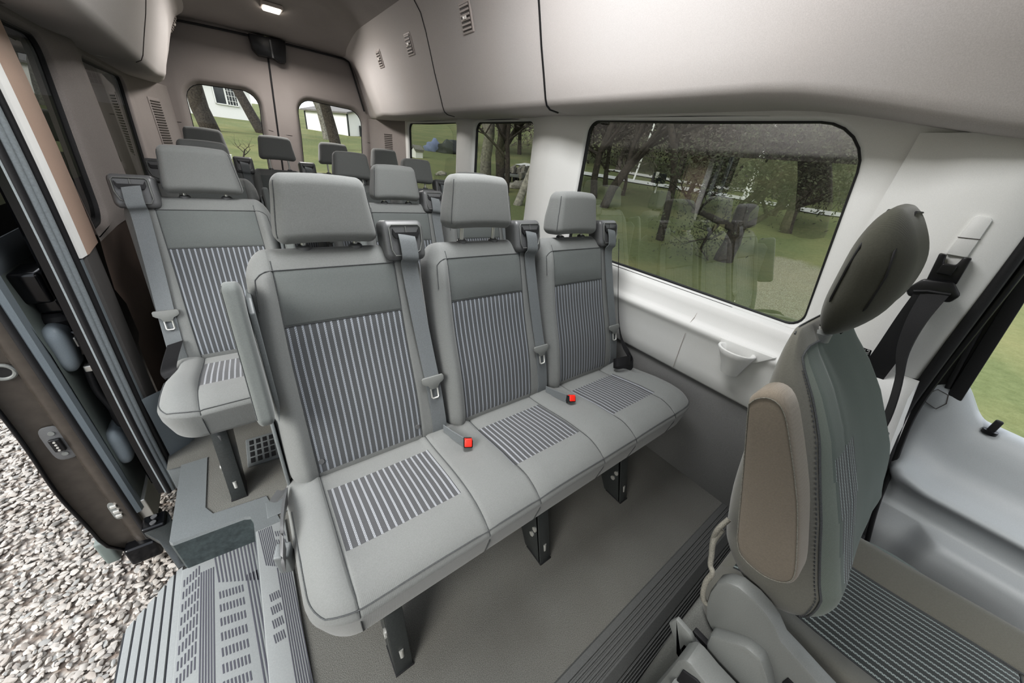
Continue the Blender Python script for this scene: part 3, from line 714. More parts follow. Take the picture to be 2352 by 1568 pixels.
def leg(par, x, dy, s=1):
    m = MB()
    y0 = .405 + dy
    # front flange: folded steel strip, narrower at the foot
    m.prism([(y0, 0), (y0 + .012, 0), (y0 + .115, .335), (y0 + .095, .335)], lambda a, b, t: (x + s * t, a, b), -.020, .026)
    # triangular side plate
    m.prism([(y0 + .004, 0), (y0 + .075, 0), (y0 + .34, .335), (y0 + .10, .335)], lambda a, b, t: (x + s * t, a, b), .020, .026)
    m.prism([(y0 + .004, 0), (y0 + .09, 0), (y0 + .30, .335), (y0 + .10, .335)], lambda a, b, t: (x + s * t, a, b), -.020, -.014)
    l = m.build('leg', 'leg', par, bevel=.002)
    for h in (.06, .25):
        yb = y0 + .100 * h / .335 - .003 + .004
        tube('leg_slot', [(x + s * .003, yb - .001, h - .014), (x + s * .003, yb + .008 - .004, h + .014)], .007, 'steel' if h < .1 else 'greyp', l, 8)
    for hy, hz in ((.060, .13), (.095, .15), (.068, .095)):
        tube('bolt', [(x - s * .018, y0 + hy, hz), (x - s * .025, y0 + hy, hz)], .010, 'steel', l, 8)
    box('foot_plate', (x - .022, y0 - .002, -.001), (x + .028, y0 + .08, .004), 'rub', l, .001)
    return l
def cushion(par, xl, xr, cs, dy, s, seams, endL=.09, endR=.09, detail=True):
    lo, hi = (xl, .385, .302), (xr, .86, .470)
    def W(p, q):
        x, y, z = p[:, 0], p[:, 1], p[:, 2]; qx, qy = q[:, 0], q[:, 1]
        top = np.clip((z - .36) / .11, 0, 1)
        dz = .010 * sstep(.385, .50, y) - .040 * sstep(.50, .80, y)
        f = np.zeros(len(p))
        for cc in cs:
            u = qx - cc
            f -= .010 * sstep(-.16, -.13, u) * sstep(.16, .13, u) * sstep(.45, .53, y)
            f += .004 * np.exp(-(u / .1) ** 2) * sstep(.47, .40, y)
        for xs in seams: f -= .0055 * np.exp(-((qx - xs) / .005) ** 2)
        # plump outer bolsters
        f += .012 * np.exp(-((x - xl - .045) / .04) ** 2) + .012 * np.exp(-((x - xr + .05) / .05) ** 2)
        for cc in cs:
            bx = cc + s * .247; f -= .016 * np.exp(-((qx - bx) / .028) ** 4 - ((y - .685) / .055) ** 4)
        y2 = y + .022 * np.clip((.43 - z) / .11, 0, 1) * np.clip((.6 - y) / .2, 0, 1)
        x2 = x + .02 * np.clip((.40 - z) / .08, 0, 1) * (np.clip((xl + .1 - x) / .1, 0, 1) - np.clip((x - xr + .1) / .1, 0, 1))
        return np.stack([x2, y2 + dy, z + (dz + f) * top], axis=1)
    regs = []
    for cc in cs:
        regs.append(('striped_panel', 'stripe_c', (lambda c0: (lambda q, fa: fa == (2, 1) and abs(q[0] - c0) < .14 and .505 < q[1] < .715))(cc)))
    ex = []
    for cc in cs: ex += [cc - .146, cc - .14, cc - .134, cc - .07, cc, cc + .07, cc + .134, cc + .14, cc + .146, cc + s * .247, cc + s * .247 - .03, cc + s * .247 + .03]
    for xs in seams: ex += [xs - .006, xs - .003, xs, xs + .003, xs + .006]
    cu, _, at = soft('seat_cushion', lo, hi, (endL, .085, .045), W, 'cloth', par, (3, 5, 2), 6, (ex, (.499, .505, .511, .62, .715, .70, .66, .64), (.43,)), (0, 1), regs)
    if detail:
        for xs in seams:
            tube('seam', [Vector(v) for v in at([(xs, y, .470) for y in np.linspace(.80, .395, 26)] + [(xs, .385, z) for z in (.455, .44, .41, .38, .35, .33)])], .0013, 'seam', cu, 5)
        pt = [(xl, y, .452) for y in np.linspace(.70, .48, 8)] + [(xl, y, .452) for y in (.465, .45, .435, .42, .40, .385)] + [(xl + d, .385, .452) for d in (.015, .03, .045, .06, .075, .09)] + [(x, .385, .452) for x in np.linspace(xl + .11, xr - .11, 36)] + [(xr - d, .385, .452) for d in (.09, .075, .06, .045, .03, .015, 0)] + [(xr, y, .452) for y in (.40, .42, .435, .45, .465)] + [(xr, y, .452) for y in np.linspace(.48, .70, 8)]
        tube('seam', at(pt), .0017, 'seam', cu, 5)
    m = MB(); m.box((xl + .07, .50 + dy, .29), (xr - .07, .80 + dy, .33), .006); m.build('seat_frame', 'leg', par)
    return cu, at
def armrest(par, x, dy, sgn):
    """folded-up armrest on the aisle side of a backrest"""
    def AW(p, q):
        a, b, h = p[:, 0], p[:, 1], p[:, 2]
        return np.stack([x + sgn * a, .735 + dy + h * .375 + b * .93 - .012 * sm(h / .34), .680 + h * .92 - b * .30], axis=1)
    ar, _, at = soft('armrest', (-.002, 0, 0), (.032, .105, .325), (.011, .022, .022), AW, 'cloth_up', par, (2, 3, 6), 4, flip=sgn < 0)
    tube('seam', at([(.0315, .004, h) for h in np.linspace(.02, .325, 14)]), .0014, 'seam', ar, 5)
    pl = [(.815, .90), (.85, .925), (.98, .90), (.93, .60), (.86, .40), (.80, .36), (.755, .40), (.775, .52)]
    m = MB().prism([(a + dy + .04, b) for a, b in pl], lambda a, b, t: (x + sgn * t, a, b), -.014, -.0035).build('side_shield', 'box', par, bevel=.003)
def legs_of(t, xs, dy, s=1):
    for x in xs: leg(t, x, dy, s)

GS = 'single seats along the passenger-side wall'; GD = 'two-seat benches on the driver side'
# --- nearest bench of three
b3 = thing('bench_seat', 'large three-seat grey cloth bench in front of the big window, nearest of all', 'bench seat', (.66, .65, 0), 'grey cloth van benches')
CS = [.170, .625, 1.080]
cu, cat_ = cushion(b3, -.062, 1.372, CS, 0, 1, [.022, .328, .496, .770, .945, 1.205])
for i, c in enumerate(CS): seat_unit(b3, c, 0, 1, .030 if i == 1 else 0, True, i == 0, i < 2)
legs_of(b3, [.098, .615, 1.075], 0)
armrest(b3, -.036, 0, -1)
# side bracket, lap strap and spare buckle hanging at the bench end
MB().prism([(.80, .30), (.90, .30), (.90, .62), (.83, .62), (.795, .46)], lambda a, b, t: (t, a, b), -.052, -.044).build('end_bracket', 'box', b3, bevel=.003)
ribbon('lap_strap', smooth_path([(-.058, .76, .43), (-.066, .70, .455), (-.074, .63, .475), (-.078, .59, .47), (-.080, .575, .445)], 5), [(.004, .018, .010)] * 21, 'greyp', b3, .003)
Mx = Matrix.Translation((-.084, .60, .418)) @ Matrix.Rotation(math.radians(12), 4, 'X') @ Matrix.Rotation(math.radians(-20), 4, 'Z')
k = box('end_buckle', (-.013, -.012, -.052), (.016, .022, .035), 'box', b3, .005, Mx)
ribbon('floor_strap', smooth_path([(-.050, .86, .36), (-.065, .87, .33), (-.085, .90, .29), (-.10, .93, .27)], 4), (.012, .012, .004), 'greyp', b3, .002)
# loop of belt webbing lying on the right-hand seat
ribbon('loose_belt', smooth_path([(1.325, .93, .98), (1.335, .86, .72), (1.345, .80, .56), (1.365, .745, .49), (1.345, .70, .468), (1.30, .70, .466), (1.245, .735, .475), (1.225, .715, .50), (1.26, .69, .515), (1.31, .70, .495), (1.345, .735, .478)], 6), [(0, .006, .020)] * 61, 'belt_dark', b3, .0012)
# --- row behind: single seat left, double right, and so on to the back row of four
def single(dy, label, det):
    t = thing('single_seat', label, 'seat', (-.1, .65 + dy, 0), GS)
    cushion(t, -.345, .105, [-.098], dy, -1, [-.238, .045], detail=det)
    seat_unit(t, -.098, dy, -1, 0, det, False, False, det)
    armrest(t, .117, dy, 1)
    legs_of(t, [-.235, .03], dy)
    return t
def double(dy, label, det, lift):
    t = thing('bench_seat', label, 'bench seat', (.87, .65 + dy, 0), 'grey cloth van benches')
    cs = [.645, 1.095]
    cushion(t, .42, 1.36, cs, dy, 1, [.50, .80, .95, 1.235], detail=det)
    for i, c in enumerate(cs): seat_unit(t, c, dy, 1, lift, True, False, det, det)
    armrest(t, .43, dy, -1); legs_of(t, [.56, 1.05], dy)
s1 = single(.83, 'single grey cloth seat with striped centre standing by the open door post', True)
ribbon('bunched_belt', smooth_path([(-.30, 1.60, .52), (-.325, 1.56, .47), (-.335, 1.54, .44), (-.325, 1.52, .425)], 4), [(.02, .012, 0)] * 13, 'belt_dark', s1, .004)
single(1.64, 'single seat mostly hidden behind the single seat by the door post', False)
double(.83, 'two-seat grey bench directly behind the nearest three-seat bench', True, 0)
double(1.64, 'two-seat bench third from the front, its pale headrests showing above the row ahead', False, .02)
t = thing('bench_seat', 'rearmost four-seat bench with raised headrests in front of the rear doors', 'bench seat', (.5, 3.1, 0), 'grey cloth van benches')
cs = [-.10, .312, .715, 1.13]
cushion(t, -.33, 1.36, cs, 2.45, 1, [-.25, .05, .17, .45, .575, .86, .985, 1.28], detail=False)
for c in cs: seat_unit(t, c, 2.45, 1, .055, True, False, False, False)
legs_of(t, [-.2, .3, .75, 1.2], 2.45)
# ================================================================== driver's corner
# B-pillar trim and what hangs on it
zz = np.linspace(.835, 1.43, 12)
def bx_(z): return 1.418 + .004 * math.sin(z * 3)
loft('wall_right', [[(bx_(z) + .05, -.088 + .02 * (z - .83), z), (bx_(z) + .012, -.084 + .02 * (z - .83), z), (bx_(z), -.070 + .02 * (z - .83), z), (bx_(z) - .002, .0, z), (bx_(z) + .012, .085, z), (bx_(z) + .030, .14, z), (bx_(z) + .036, .20, z)] for z in zz], 'white', kind='structure')
def ylow(z): return -.085 - .22 * max(0, .80 - z)
loft('wall_right', [[(1.45, ylow(z) - .02, z), (1.385 + .03 * (z > .8), ylow(z), z), (1.38 + .035 * sstep(.78, .835, z), ylow(z) + .04, z), (1.388 + .03 * sstep(.78, .835, z), .07, z), (1.43, .10, z)] for z in np.linspace(.2, .836, 14)], 'white', kind='structure')
tube('trim_11', smooth_path([(1.428, -.066, 1.40), (1.428, -.080, 1.15), (1.425, -.092, .86), (1.42, -.102, .72), (1.415, -.135, .58), (1.41, -.170, .42), (1.41, -.21, .28)], 5), .012, 'rub')['kind'] = 'structure'
tube('trim_11', smooth_path([(1.445, -.086, 1.40), (1.445, -.100, 1.15), (1.44, -.108, .86), (1.435, -.120, .72), (1.43, -.150, .58), (1.425, -.185, .42), (1.425, -.225, .28)], 5), .009, 'blackp')['kind'] = 'structure'
t = thing('belt_height_cover', 'pale sliding cover plate above the driver belt anchor', 'trim cover', (1.415, .008, 1.21))
MB().prism([(.024, 1.163), (.022, 1.252), (.016, 1.258), (-.004, 1.256), (-.009, 1.250), (-.012, 1.163)], lambda a, b, q: (q, a, b), 1.408, 1.422).build('cover_plate', 'white', t, bevel=.002)
tube('cover_joint', [(1.407, .024, 1.205), (1.407, -.012, 1.207)], .0008, 'vent', t, 5)
t = thing('driver_seat_belt', 'black driver seat belt hanging from its anchor on the pale pillar', 'seat belt', (1.39, .0, 1.1))
an = MB()
an.prism([(.034, 1.164), (.021, 1.163), (.016, 1.142), (-.004, 1.143), (-.007, 1.164), (-.020, 1.165), (-.026, 1.10), (.025, 1.097)], lambda a, b, q: (q, a, b), 1.385, 1.410)
a_ = an.build('anchor', 'blackp', t, bevel=.003)
box('release_catch', (1.378, -.008, 1.118), (1.388, .018, 1.143), 'blackp', a_, .003)
MB().prism([(.048, 1.066), (.030, 1.100), (-.020, 1.106), (-.044, 1.080), (-.036, 1.058), (.036, 1.050)], lambda a, b, q: (q, a, b), 1.366, 1.384).build('guide_loop', 'blackp', t, bevel=.006)
tube('guide_rim', [(1.363, .032, 1.066), (1.362, .010, 1.074), (1.362, -.028, 1.078)], .004, 'rub', t)
s1_ = ribbon('webbing', smooth_path([(1.366, .003, 1.075), (1.368, .004, 1.0), (1.378, .002, .90), (1.40, .002, .80)], 5), [(0, .0265, -.003)] * 16, 'belt_dark', t)
ribbon('webbing', smooth_path([(1.362, -.004, 1.072), (1.350, -.006, 1.0), (1.335, -.02, .92), (1.325, -.05, .84), (1.315, -.075, .74), (1.30, -.085, .64)], 5), [(.003 + .014 * min(1, k / 12), .023 - .016 * min(1, k / 14), -.003) for k in range(26)], 'belt_dark', t)
box('belt_stop', (1.295, -.10, .66), (1.325, -.06, .70), 'greyp', t, .004)

# driver's door
tag(box('wall_left', (-.50, -1.42, -.2), (-.46, -.12, 1.0), 'blackp', None, .01), kind='structure')  # unseen front passenger door panel, added to keep side light out
tag(box('wall_right', (1.50, -.15, -.2), (1.52, .10, .80), 'black'), kind='structure'); tag(box('wall_right', (1.50, -.36, -.2), (1.52, -.15, .42), 'black'), kind='structure')
tag(box('front_light_block', (-.5, -1.42, -.2), (1.5, -1.38, 1.28), 'blackp', None, .01), kind='structure')  # unseen panel behind the camera, added to hold back light from the front
D = thing('door_3', None, None, (1.5, -.4, .2), kind='structure')
DP = [(1.535, .845), (1.515, .842), (1.500, .830), (1.488, .80), (1.480, .76), (1.476, .70), (1.470, .66), (1.455, .625), (1.432, .600), (1.405, .585), (1.392, .575), (1.388, .562), (1.398, .545), (1.425, .52), (1.440, .49), (1.444, .46), (1.444, .445), (1.436, .436), (1.398, .430), (1.386, .420), (1.382, .40), (1.386, .30), (1.396, .20), (1.41, .10), (1.42, -.1)]
rows = []
for i, y in enumerate(np.concatenate([np.linspace(-.098, -.36, 44), np.linspace(-.38, -1.15, 18)])):
    r = []
    dip = .085 * sstep(-.155, -.25, y) + .16 * max(0, -.25 - y) * .6
    for x, z in DP:
        edge = float(np.interp(z, [-.1, .25, .31, .40, .53, .66, .80, .845], [-.31, -.225, -.205, -.175, -.145, -.112, -.099, -.104]))
        fade = sstep(edge + .0, edge - .04, y)
        xx = 1.515 - (1.515 - x) * (.72 + .28 * fade) + .006 * (1 - fade)
        if z < .441: xx = xx + (1.436 - xx) * (1 - sstep(-.270 + (.43 - z) * .10, -.330 + (.43 - z) * .10, y))        # pocket begins further forward
        z2 = z - dip * sstep(.45, .83, z)
        r.append((xx, min(y, edge + .02) if y > edge + .02 else y, z2))
    rows.append(r)
loft('door_trim', rows, 'doorw', D, sharp=70)
MB().prism([(-.118, .795), (-.127, .815), (-.150, .81), (-.158, .785), (-.150, .76), (-.125, .768)], lambda a, b, q: (q, a, b), 1.474, 1.4785).build('blank_cap', 'doorw', D, bevel=.001)
tube('cap_outline', [(1.473, a, b) for a, b in ((-.118, .795), (-.127, .815), (-.150, .81), (-.158, .785), (-.150, .76), (-.125, .768))], .0009, 'vent', D, 5, True)
k = box('lock_knob', (1.495, -.262, .745), (1.507, -.248, .785), 'rub', D, .004); 
m = MB(); m.tube([(1.50, -.255, .742), (1.50, -.255, .752)], .014, 14); m.build('knob_collar', 'blackp', k)
fr = MB()
fr.prism([(-.112, .80), (-.165, .80), (-.100, 1.30), (-.055, 1.30)], lambda a, b, q: (q, a, b), 1.50, 1.535)
fr.build('window_frame', 'blackp', D)
tube('frame_rail', [(1.498, -.142, .82), (1.498, -.104, 1.06), (1.498, -.070, 1.30)], .006, 'rub', D)
fr = MB(); fr.prism([(-.150, .80), (-.178, .80), (-.145, 1.07), (-.112, 1.30), (-.09, 1.30)], lambda a, b, q: (q, a, b), 1.49, 1.515); fr.build('window_seal', 'rub', D, bevel=.003)
mesh('pane', [(1.515, -.16, .80), (1.515, -1.1, .55), (1.515, -1.1, 1.35), (1.515, -.10, 1.33)], [(0, 1, 2, 3)], 'glass_f', D, smooth=False)

# driver's seat
DS = thing('driver_chair', 'front seat at the right with taupe side armrest folded up and greenish bolster', 'seat', (.92, -.2, -.15))
ZB, ZT = .505, 1.035
def DW(p, q):
    a, b, h = p[:, 0], p[:, 1], p[:, 2]; qa, qh = q[:, 0], q[:, 2]
    z = ZB + h
    yb = np.interp(z, [.50, .53, .58, .68, .82, 1.0, 1.04], [.0, .020, .045, .072, .098, .128, .133])
    yf = np.interp(z, [.50, .567, .62, .65, .76, .88, .94, .99, 1.04], [-.14, -.150, -.145, -.128, -.077, -.008, .036, .078, .108]) - .022 * np.clip(a / .52, 0, 1) * sm((z - .6) / .15)
    t = b / .16
    w = .52 - .16 * sm((z - .70) / .34); a2 = (a - .26) / .52 * w
    bow = .006 * np.cos(np.clip((a - .26) / .15, -1, 1) * PI / 2) ** 1 * np.clip(1 - t * 1.6, 0, 1) * sm((1.0 - z) / .2)
    y = yf + (yb - yf) * t + bow
    y += .004 * np.exp(-((np.abs(qa - .26) - .125) / .005) ** 2) * np.clip(1 - t * 3, 0, 1)
    return np.stack([.925 + a2, y, z - .010 * (a2 / .26) ** 2 * sm((z - .9) / .1)], axis=1)
fcov = lambda q, fa: fa == (1, 0)
ins = lambda q, fa: fa == (1, 0) and (.052 + .16 * (.345 - q[2])) < q[0] < (.205 - .20 * (.345 - q[2])) and .10 < q[2] < .345
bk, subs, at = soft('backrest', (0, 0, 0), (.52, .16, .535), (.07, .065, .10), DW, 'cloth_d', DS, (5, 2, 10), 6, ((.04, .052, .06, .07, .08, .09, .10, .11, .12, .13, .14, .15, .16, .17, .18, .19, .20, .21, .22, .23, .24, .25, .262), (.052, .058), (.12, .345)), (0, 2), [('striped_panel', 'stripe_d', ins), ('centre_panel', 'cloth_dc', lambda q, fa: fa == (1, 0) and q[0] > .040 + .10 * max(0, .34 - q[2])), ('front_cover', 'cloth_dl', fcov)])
path = [(0, 0, h) for h in np.linspace(.03, .51, 34)]
for dz in (.0,):
    sp = [(.26, 0, 0), (.12, 0, 0), (.06, 0, 0), (.02, 0, 0), (0, 0, 0)] + path + [(0, 0, .535), (.02, 0, .535), (.07, 0, .535), (.26, 0, .535), (.45, 0, .535)]
    tube('seam', at(sp), .0022, 'seam', bk, 6)
    st_ = MB()
    pp = [Vector(v) for v in smooth_path(list(at([(0, .008, h) for h in np.linspace(.02, .50, 44)])), 3)]
    for i in range(0, len(pp) - 1, 2): st_.tube([pp[i] - Vector((.0015, 0, 0)), pp[i + 1] - Vector((.0015, 0, 0))], .0011, 5)
    st_.build('stitching', 'seam', bk)
tube('seam', at([(a, .09, .535) for a in np.linspace(.03, .49, 12)]), .0015, 'seam', bk, 5)
# headrest
HC_ = np.array([.925, .085, 1.14])
def swell(v): return v + (v - HC_) * np.array([.014, .03, .014])
def DH(p, q):
    a, b, h = p[:, 0], p[:, 1], p[:, 2]
    t = h / .235
    x = .925 + (a - .15) * (1.0 - .25 * (1 - t) ** 2)
    y = .058 + b * .56 - .030 * np.sin(np.clip(t, 0, 1) * PI) * np.clip(1 - b / .08, 0, 1) + .004 * t
    return np.stack([x, y, 1.025 + h - .02 * ((a - .15) / .15) ** 2 * t], axis=1)
hd, subs, hat = soft('headrest', (0, 0, 0), (.30, .10, .235), (.06, .048, .085), DH, 'cloth_dh', DS, (4, 2, 5), 6, ((), (.045, .055), ()), (0, 2))
tube('seam', (hat([(x, .085, z) for x, z in ((.15, 0), (.06, 0), (.01, .03), (0, .08), (0, .14), (0, .19), (.03, .225), (.10, .235), (.2, .235))], .0016)), .0016, 'rub', hd, 6)
tube('seam', (hat([(x, .018, z) for x, z in ((.15, 0), (.06, 0), (.01, .03), (0, .08), (0, .14), (0, .19), (.03, .225), (.10, .235), (.2, .235))], .0016)), .0016, 'rub', hd, 6)
for x in (.865, .985):
    tube('headrest_post', [(x, .100, .98), (x, .095, 1.06)], .0075, 'chrome', DS, 12)
    m = MB(); m.tube([(x, .100, 1.006), (x, .100, 1.022), (x, .100, 1.027)], [.022, .021, .015], 18); m.build('post_collar', 'dseat_p', DS)
# folded armrest
ap = [(.103, .955), (.096, .972), (.080, .982), (.060, .974), (.035, .937), (-.018, .840), (-.051, .763), (-.070, .712), (-.071, .688), (-.058, .670), (-.036, .660), (-.004, .664), (.012, .684), (.022, .710), (.055, .811), (.088, .910)]
def armpad(xo, xi, scale, pts):
    c = np.mean(np.array(pts), axis=0); rows = []
    for s, x in ((.0, xo - .003), (.60, xo - .002), (.86, xo), (.945, xo + .002), (.985, xo + .008), (1.0, xo + .018), (1.0, xi - .008), (.96, xi)):
        rows.append([(x, c[0] + (a - c[0]) * s, c[1] + (b - c[1]) * (s * .94 + .06 * s)) for a, b in [tuple(v) for v in [Vector((u[0], u[1], 0)).to_2d() for u in smooth_path([(p[0], p[1], 0) for p in pts + [pts[0]]], 3)[:-1]]]])
    V = [v for r in rows for v in r]; n = len(rows[0]); F = [(i * n + k, i * n + (k + 1) % n, (i + 1) * n + (k + 1) % n, (i + 1) * n + k) for i in range(len(rows) - 1) for k in range(n)]
    uv = [(v[1], v[2]) for v in V]
    return mesh('armrest', V, F, 'cloth_da', DS, uv=uv), rows
ar, arows = armpad(.592, .655, 1, ap)
tube('seam', [(.5930, v[1], v[2]) for v in arows[3]], .0009, 'rope', ar, 5, True)
# recliner cover and lower trim
rp = [(.003, .532), (.004, .495), (-.002, .457), (-.015, .422), (-.029, .410), (-.045, .405), (-.059, .408), (-.080, .430), (-.104, .438), (-.148, .428), (-.30, .40), (-.42, .39), (-.42, .46), (-.25, .505), (-.183, .517), (-.141, .527), (-.115, .532), (-.095, .552), (-.077, .562), (-.054, .568), (-.025, .566), (-.007, .553)]
MB().prism(rp, lambda a, b, q: (q, a, b), .628, .665).build('recliner_cover', 'dseat_p', DS, bevel=.007)
lp = [(-.035, .425), (-.040, .39), (-.051, .365), (-.075, .345), (-.12, .33), (-.30, .31), (-.30, .40), (-.148, .432), (-.130, .462), (-.108, .487), (-.082, .480), (-.06, .455)]
MB().prism(lp, lambda a, b, q: (q, a, b), .602, .64).build('side_trim', 'dseat_p', DS, bevel=.008)
tp = [(.029, .359), (.022, .390), (-.012, .388), (-.038, .366), (-.036, .352), (-.014, .345), (-.014, .30), (-.022, .296)]
MB().prism(tp, lambda a, b, q: (q, a, b), .592, .604).build('lever_bracket', 'dseat_p', DS, bevel=.003)
box('tilt_slot', (.608, -.055, .362), (.622, -.012, .385), 'rub', DS, .002); tube('tilt_pin', [(.604, -.02, .372), (.604, -.05, .366)], .006, 'greyp', DS)
box('label_patch', (.6255, -.175, .452), (.629, -.150, .474), 'tag', DS, .001)
# cushion
def DC(p, q):
    x, y, z = p[:, 0], p[:, 1], p[:, 2]; qx, qy = q[:, 0], q[:, 1]
    top = np.clip((z - .36) / .09, 0, 1); u = qx - .925
    f = .030 * sstep(.125, .20, np.abs(u)) - .006 * np.exp(-((np.abs(u) - .128) / .006) ** 2)
    f += .03 * sstep(-.15, -.50, y) - .006 * np.exp(-((y + .435) / .005) ** 2) * (np.abs(u) < .13)
    return np.stack([x, y, z + f * top], axis=1)
cu, _, cat2 = soft('seat_cushion', (.665, -.62, .32), (1.19, .02, .445), (.07, .08, .06), DC, 'cloth_d', DS, (5, 8, 2), 5, ((.789, .795, .801, 1.049, 1.055, 1.061), (-.435, -.44, -.43), ()), (0, 1), [('striped_panel', 'stripe_d', lambda q, fa: fa == (2, 1) and abs(q[0] - .925) < .13 and q[1] > -.435)])
for xs in (.797, 1.053): tube('seam', cat2([(xs, y, .445) for y in np.linspace(-.05, -.55, 20)]), .0018, 'seam', cu, 6)
tube('seam', cat2([(x, -.435, .445) for x in np.linspace(.797, 1.053, 8)]), .0018, 'seam', cu, 6)
box('seat_pedestal', (.615, -.60, -.15), (1.20, .015, .335), 'dseat_b', DS, .02)
box('far_buckle_bracket', (1.185, -.26, .36), (1.235, -.08, .395), 'blackp', DS, .006)
ribbon('cover_flap', smooth_path([(1.12, -.13, .43), (1.16, -.20, .425), (1.20, -.27, .41), (1.21, -.36, .40)], 5), (.03, .02, .01), 'doorp', DS, .004)
box('steel_catch', (1.17, -.185, .425), (1.215, -.150, .437), 'blackp', DS, .003)
# airbag tag on the far bolster: white capitals on a black cloth tab
tx = MB().prism([(.050, .951), (.026, .951), (.016, .908), (.040, .908)], lambda a, b, q: (q, a, b), 1.118, 1.122).build('airbag_tag', 'tag', DS)
cv = bpy.data.curves.new('tag_lettering', 'FONT'); cv.body = 'AIRBAG'; cv.size = .0125; cv.extrude = .0004; cv.align_x = 'CENTER'; cv.align_y = 'CENTER'; cv.materials.append(MT['tagw'])
tmp = bpy.data.objects.new('tag_lettering', cv); COL.objects.link(tmp)
bpy.context.view_layer.update()
me_ = bpy.data.meshes.new_from_object(tmp.evaluated_get(bpy.context.evaluated_depsgraph_get())); bpy.data.objects.remove(tmp)
o = bpy.data.objects.new('tag_lettering', me_); COL.objects.link(o); o.parent = tx
u = Vector((0, -.010, -.043)).normalized() * -1; n_ = Vector((-1, 0, 0)); w_ = n_.cross(u)
c_ = Vector((1.1172, .028, .930))
o.matrix_basis = Matrix(((u.x, w_.x, n_.x, c_.x), (u.y, w_.y, n_.y, c_.y), (u.z, w_.z, n_.z, c_.z), (0, 0, 0, 1)))
# handbrake housing in front of the pedestal
hb = thing('lever_housing', 'grey moulded lever handle beside the front seat base, cut by the picture bottom', 'lever', (.57, -.06, .3))
hp = [(-.010, -.14), (-.018, .30), (-.018, .375), (-.024, .396), (-.036, .403), (-.072, .398), (-.16, .40), (-.16, -.14)]
MB().prism(hp, lambda a, b, q: (q, a, b), .535, .592).build('housing', 'dseat_p', hb, bevel=.010)
MB().prism([(-.033, .372), (-.036, .318), (-.052, .30), (-.10, .31), (-.10, .385), (-.057, .388)], lambda a, b, q: (q, a, b), .530, .5365).build('hand_recess', 'rub', hb, bevel=.002)
tube('grip', smooth_path([(.533, -.040, .315), (.528, -.06, .325), (.528, -.10, .345), (.53, -.15, .36)], 5), .016, 'dseat_p', hb, 12)
rp_ = thing('cord', 'frayed grey cord looped behind the front seat recliner', 'cord', (.64, .03, .55))
tube('rope_strand', smooth_path([(.66, .045, .63), (.648, .045, .60), (.642, .035, .57), (.638, .028, .55), (.634, .018, .54), (.630, .018, .51), (.628, .012, .48), (.630, .004, .46), (.634, -.004, .455)], 6), .0055, 'rope', rp_, 8)
tube('rope_strand', smooth_path([(.665, .045, .66), (.650, .050, .63), (.652, .046, .59), (.640, .028, .55)], 6), .005, 'rope', rp_, 8)
# ================================================================== open sliding door, outside on the left
SD = thing('door_4', None, None, (-.68, 2.2, -.4), kind='structure')
def lipx(z): return -.742 - .012 * math.exp(-((z - .0) / .18) ** 2) + .05 * sstep(-.30, -.46, z)
rows = []
for z in np.linspace(-.44, 1.55, 40):
    y0 = 1.575 + .02 * sstep(-.35, -.45, z)
    rows.append([(-.600, 1.70, z), (-.606, 1.59, z), (-.612, y0, z), (-.622, y0 - .006, z), (-.660, y0 + .004, z), (-.668, y0 + .016, z), (-.700, y0 + .018, z), (lipx(z) + .012, y0 + .016, z), (lipx(z), y0 + .004, z), (lipx(z) - .006, y0 + .02, z), (lipx(z) - .012, y0 + .08, z), (lipx(z) - .03, 2.9, z)])
loft('door_shell', rows, 'door_face', SD, sharp=50)
tube('edge_lip', [(lipx(z) + .002, 1.577 + .02 * sstep(-.35, -.45, z), z) for z in np.linspace(-.44, 1.55, 40)], .006, 'black', SD)
tube('edge_seal', [(-.616, 1.566, z) for z in np.linspace(-.34, 1.55, 20)], .010, 'rub', SD)
loft('inner_trim', [[(-.618, 1.570, z), (-.604, 1.562, z), (-.592, 1.568, z), (-.586, 1.590, z)] for z in np.linspace(-.20, 1.5, 20)], 'doorp2', SD)
loft('door_lining', [[(-.588, y, -.22), (-.584, y, .1), (-.582, y, .55), (-.590, y, .70), (-.600, y, .80), (-.606, y, .86)] for y in np.linspace(1.585, 2.9, 6)], 'doorp', SD)
loft('window_sill', [[(-.600, y, .80), (-.590, y, .84), (-.598, y, .885), (-.63, y, .90)] for y in np.linspace(1.585, 2.9, 6)], 'doorp2', SD)
loft('sash', [[(-.60, y, z) for z in (.88, .96)] for y in (1.58, 2.9)], 'rub', SD)
box('outer_rail', (-.78, 1.60, -.47), (-.735, 2.5, -.33), 'doorp', SD, .012)
box('lower_bar', (-.70, 1.55, -.48), (-.60, 1.75, -.38), 'black', SD, .012)
for z0, nm in ((.545, 'a'), (.105, 'b')):
    def BW(p, q, z0=z0):
        return np.stack([-.590 + p[:, 0] * (1 - .35 * np.clip((.5 * .17 - p[:, 2]) / .17, 0, 1)), 1.60 + p[:, 1], z0 - .085 + p[:, 2]], axis=1)
    w, _, _ = soft('hinge_cover', (-.01, 0, 0), (.050, .13, .17), (.028, .03, .05), BW, 'doorp2', SD, (1, 2, 3), 4)
    box('hinge_tab', (-.560, 1.715, z0 - .02), (-.525, 1.75, z0 + .06), 'dseat_p', w, .006)
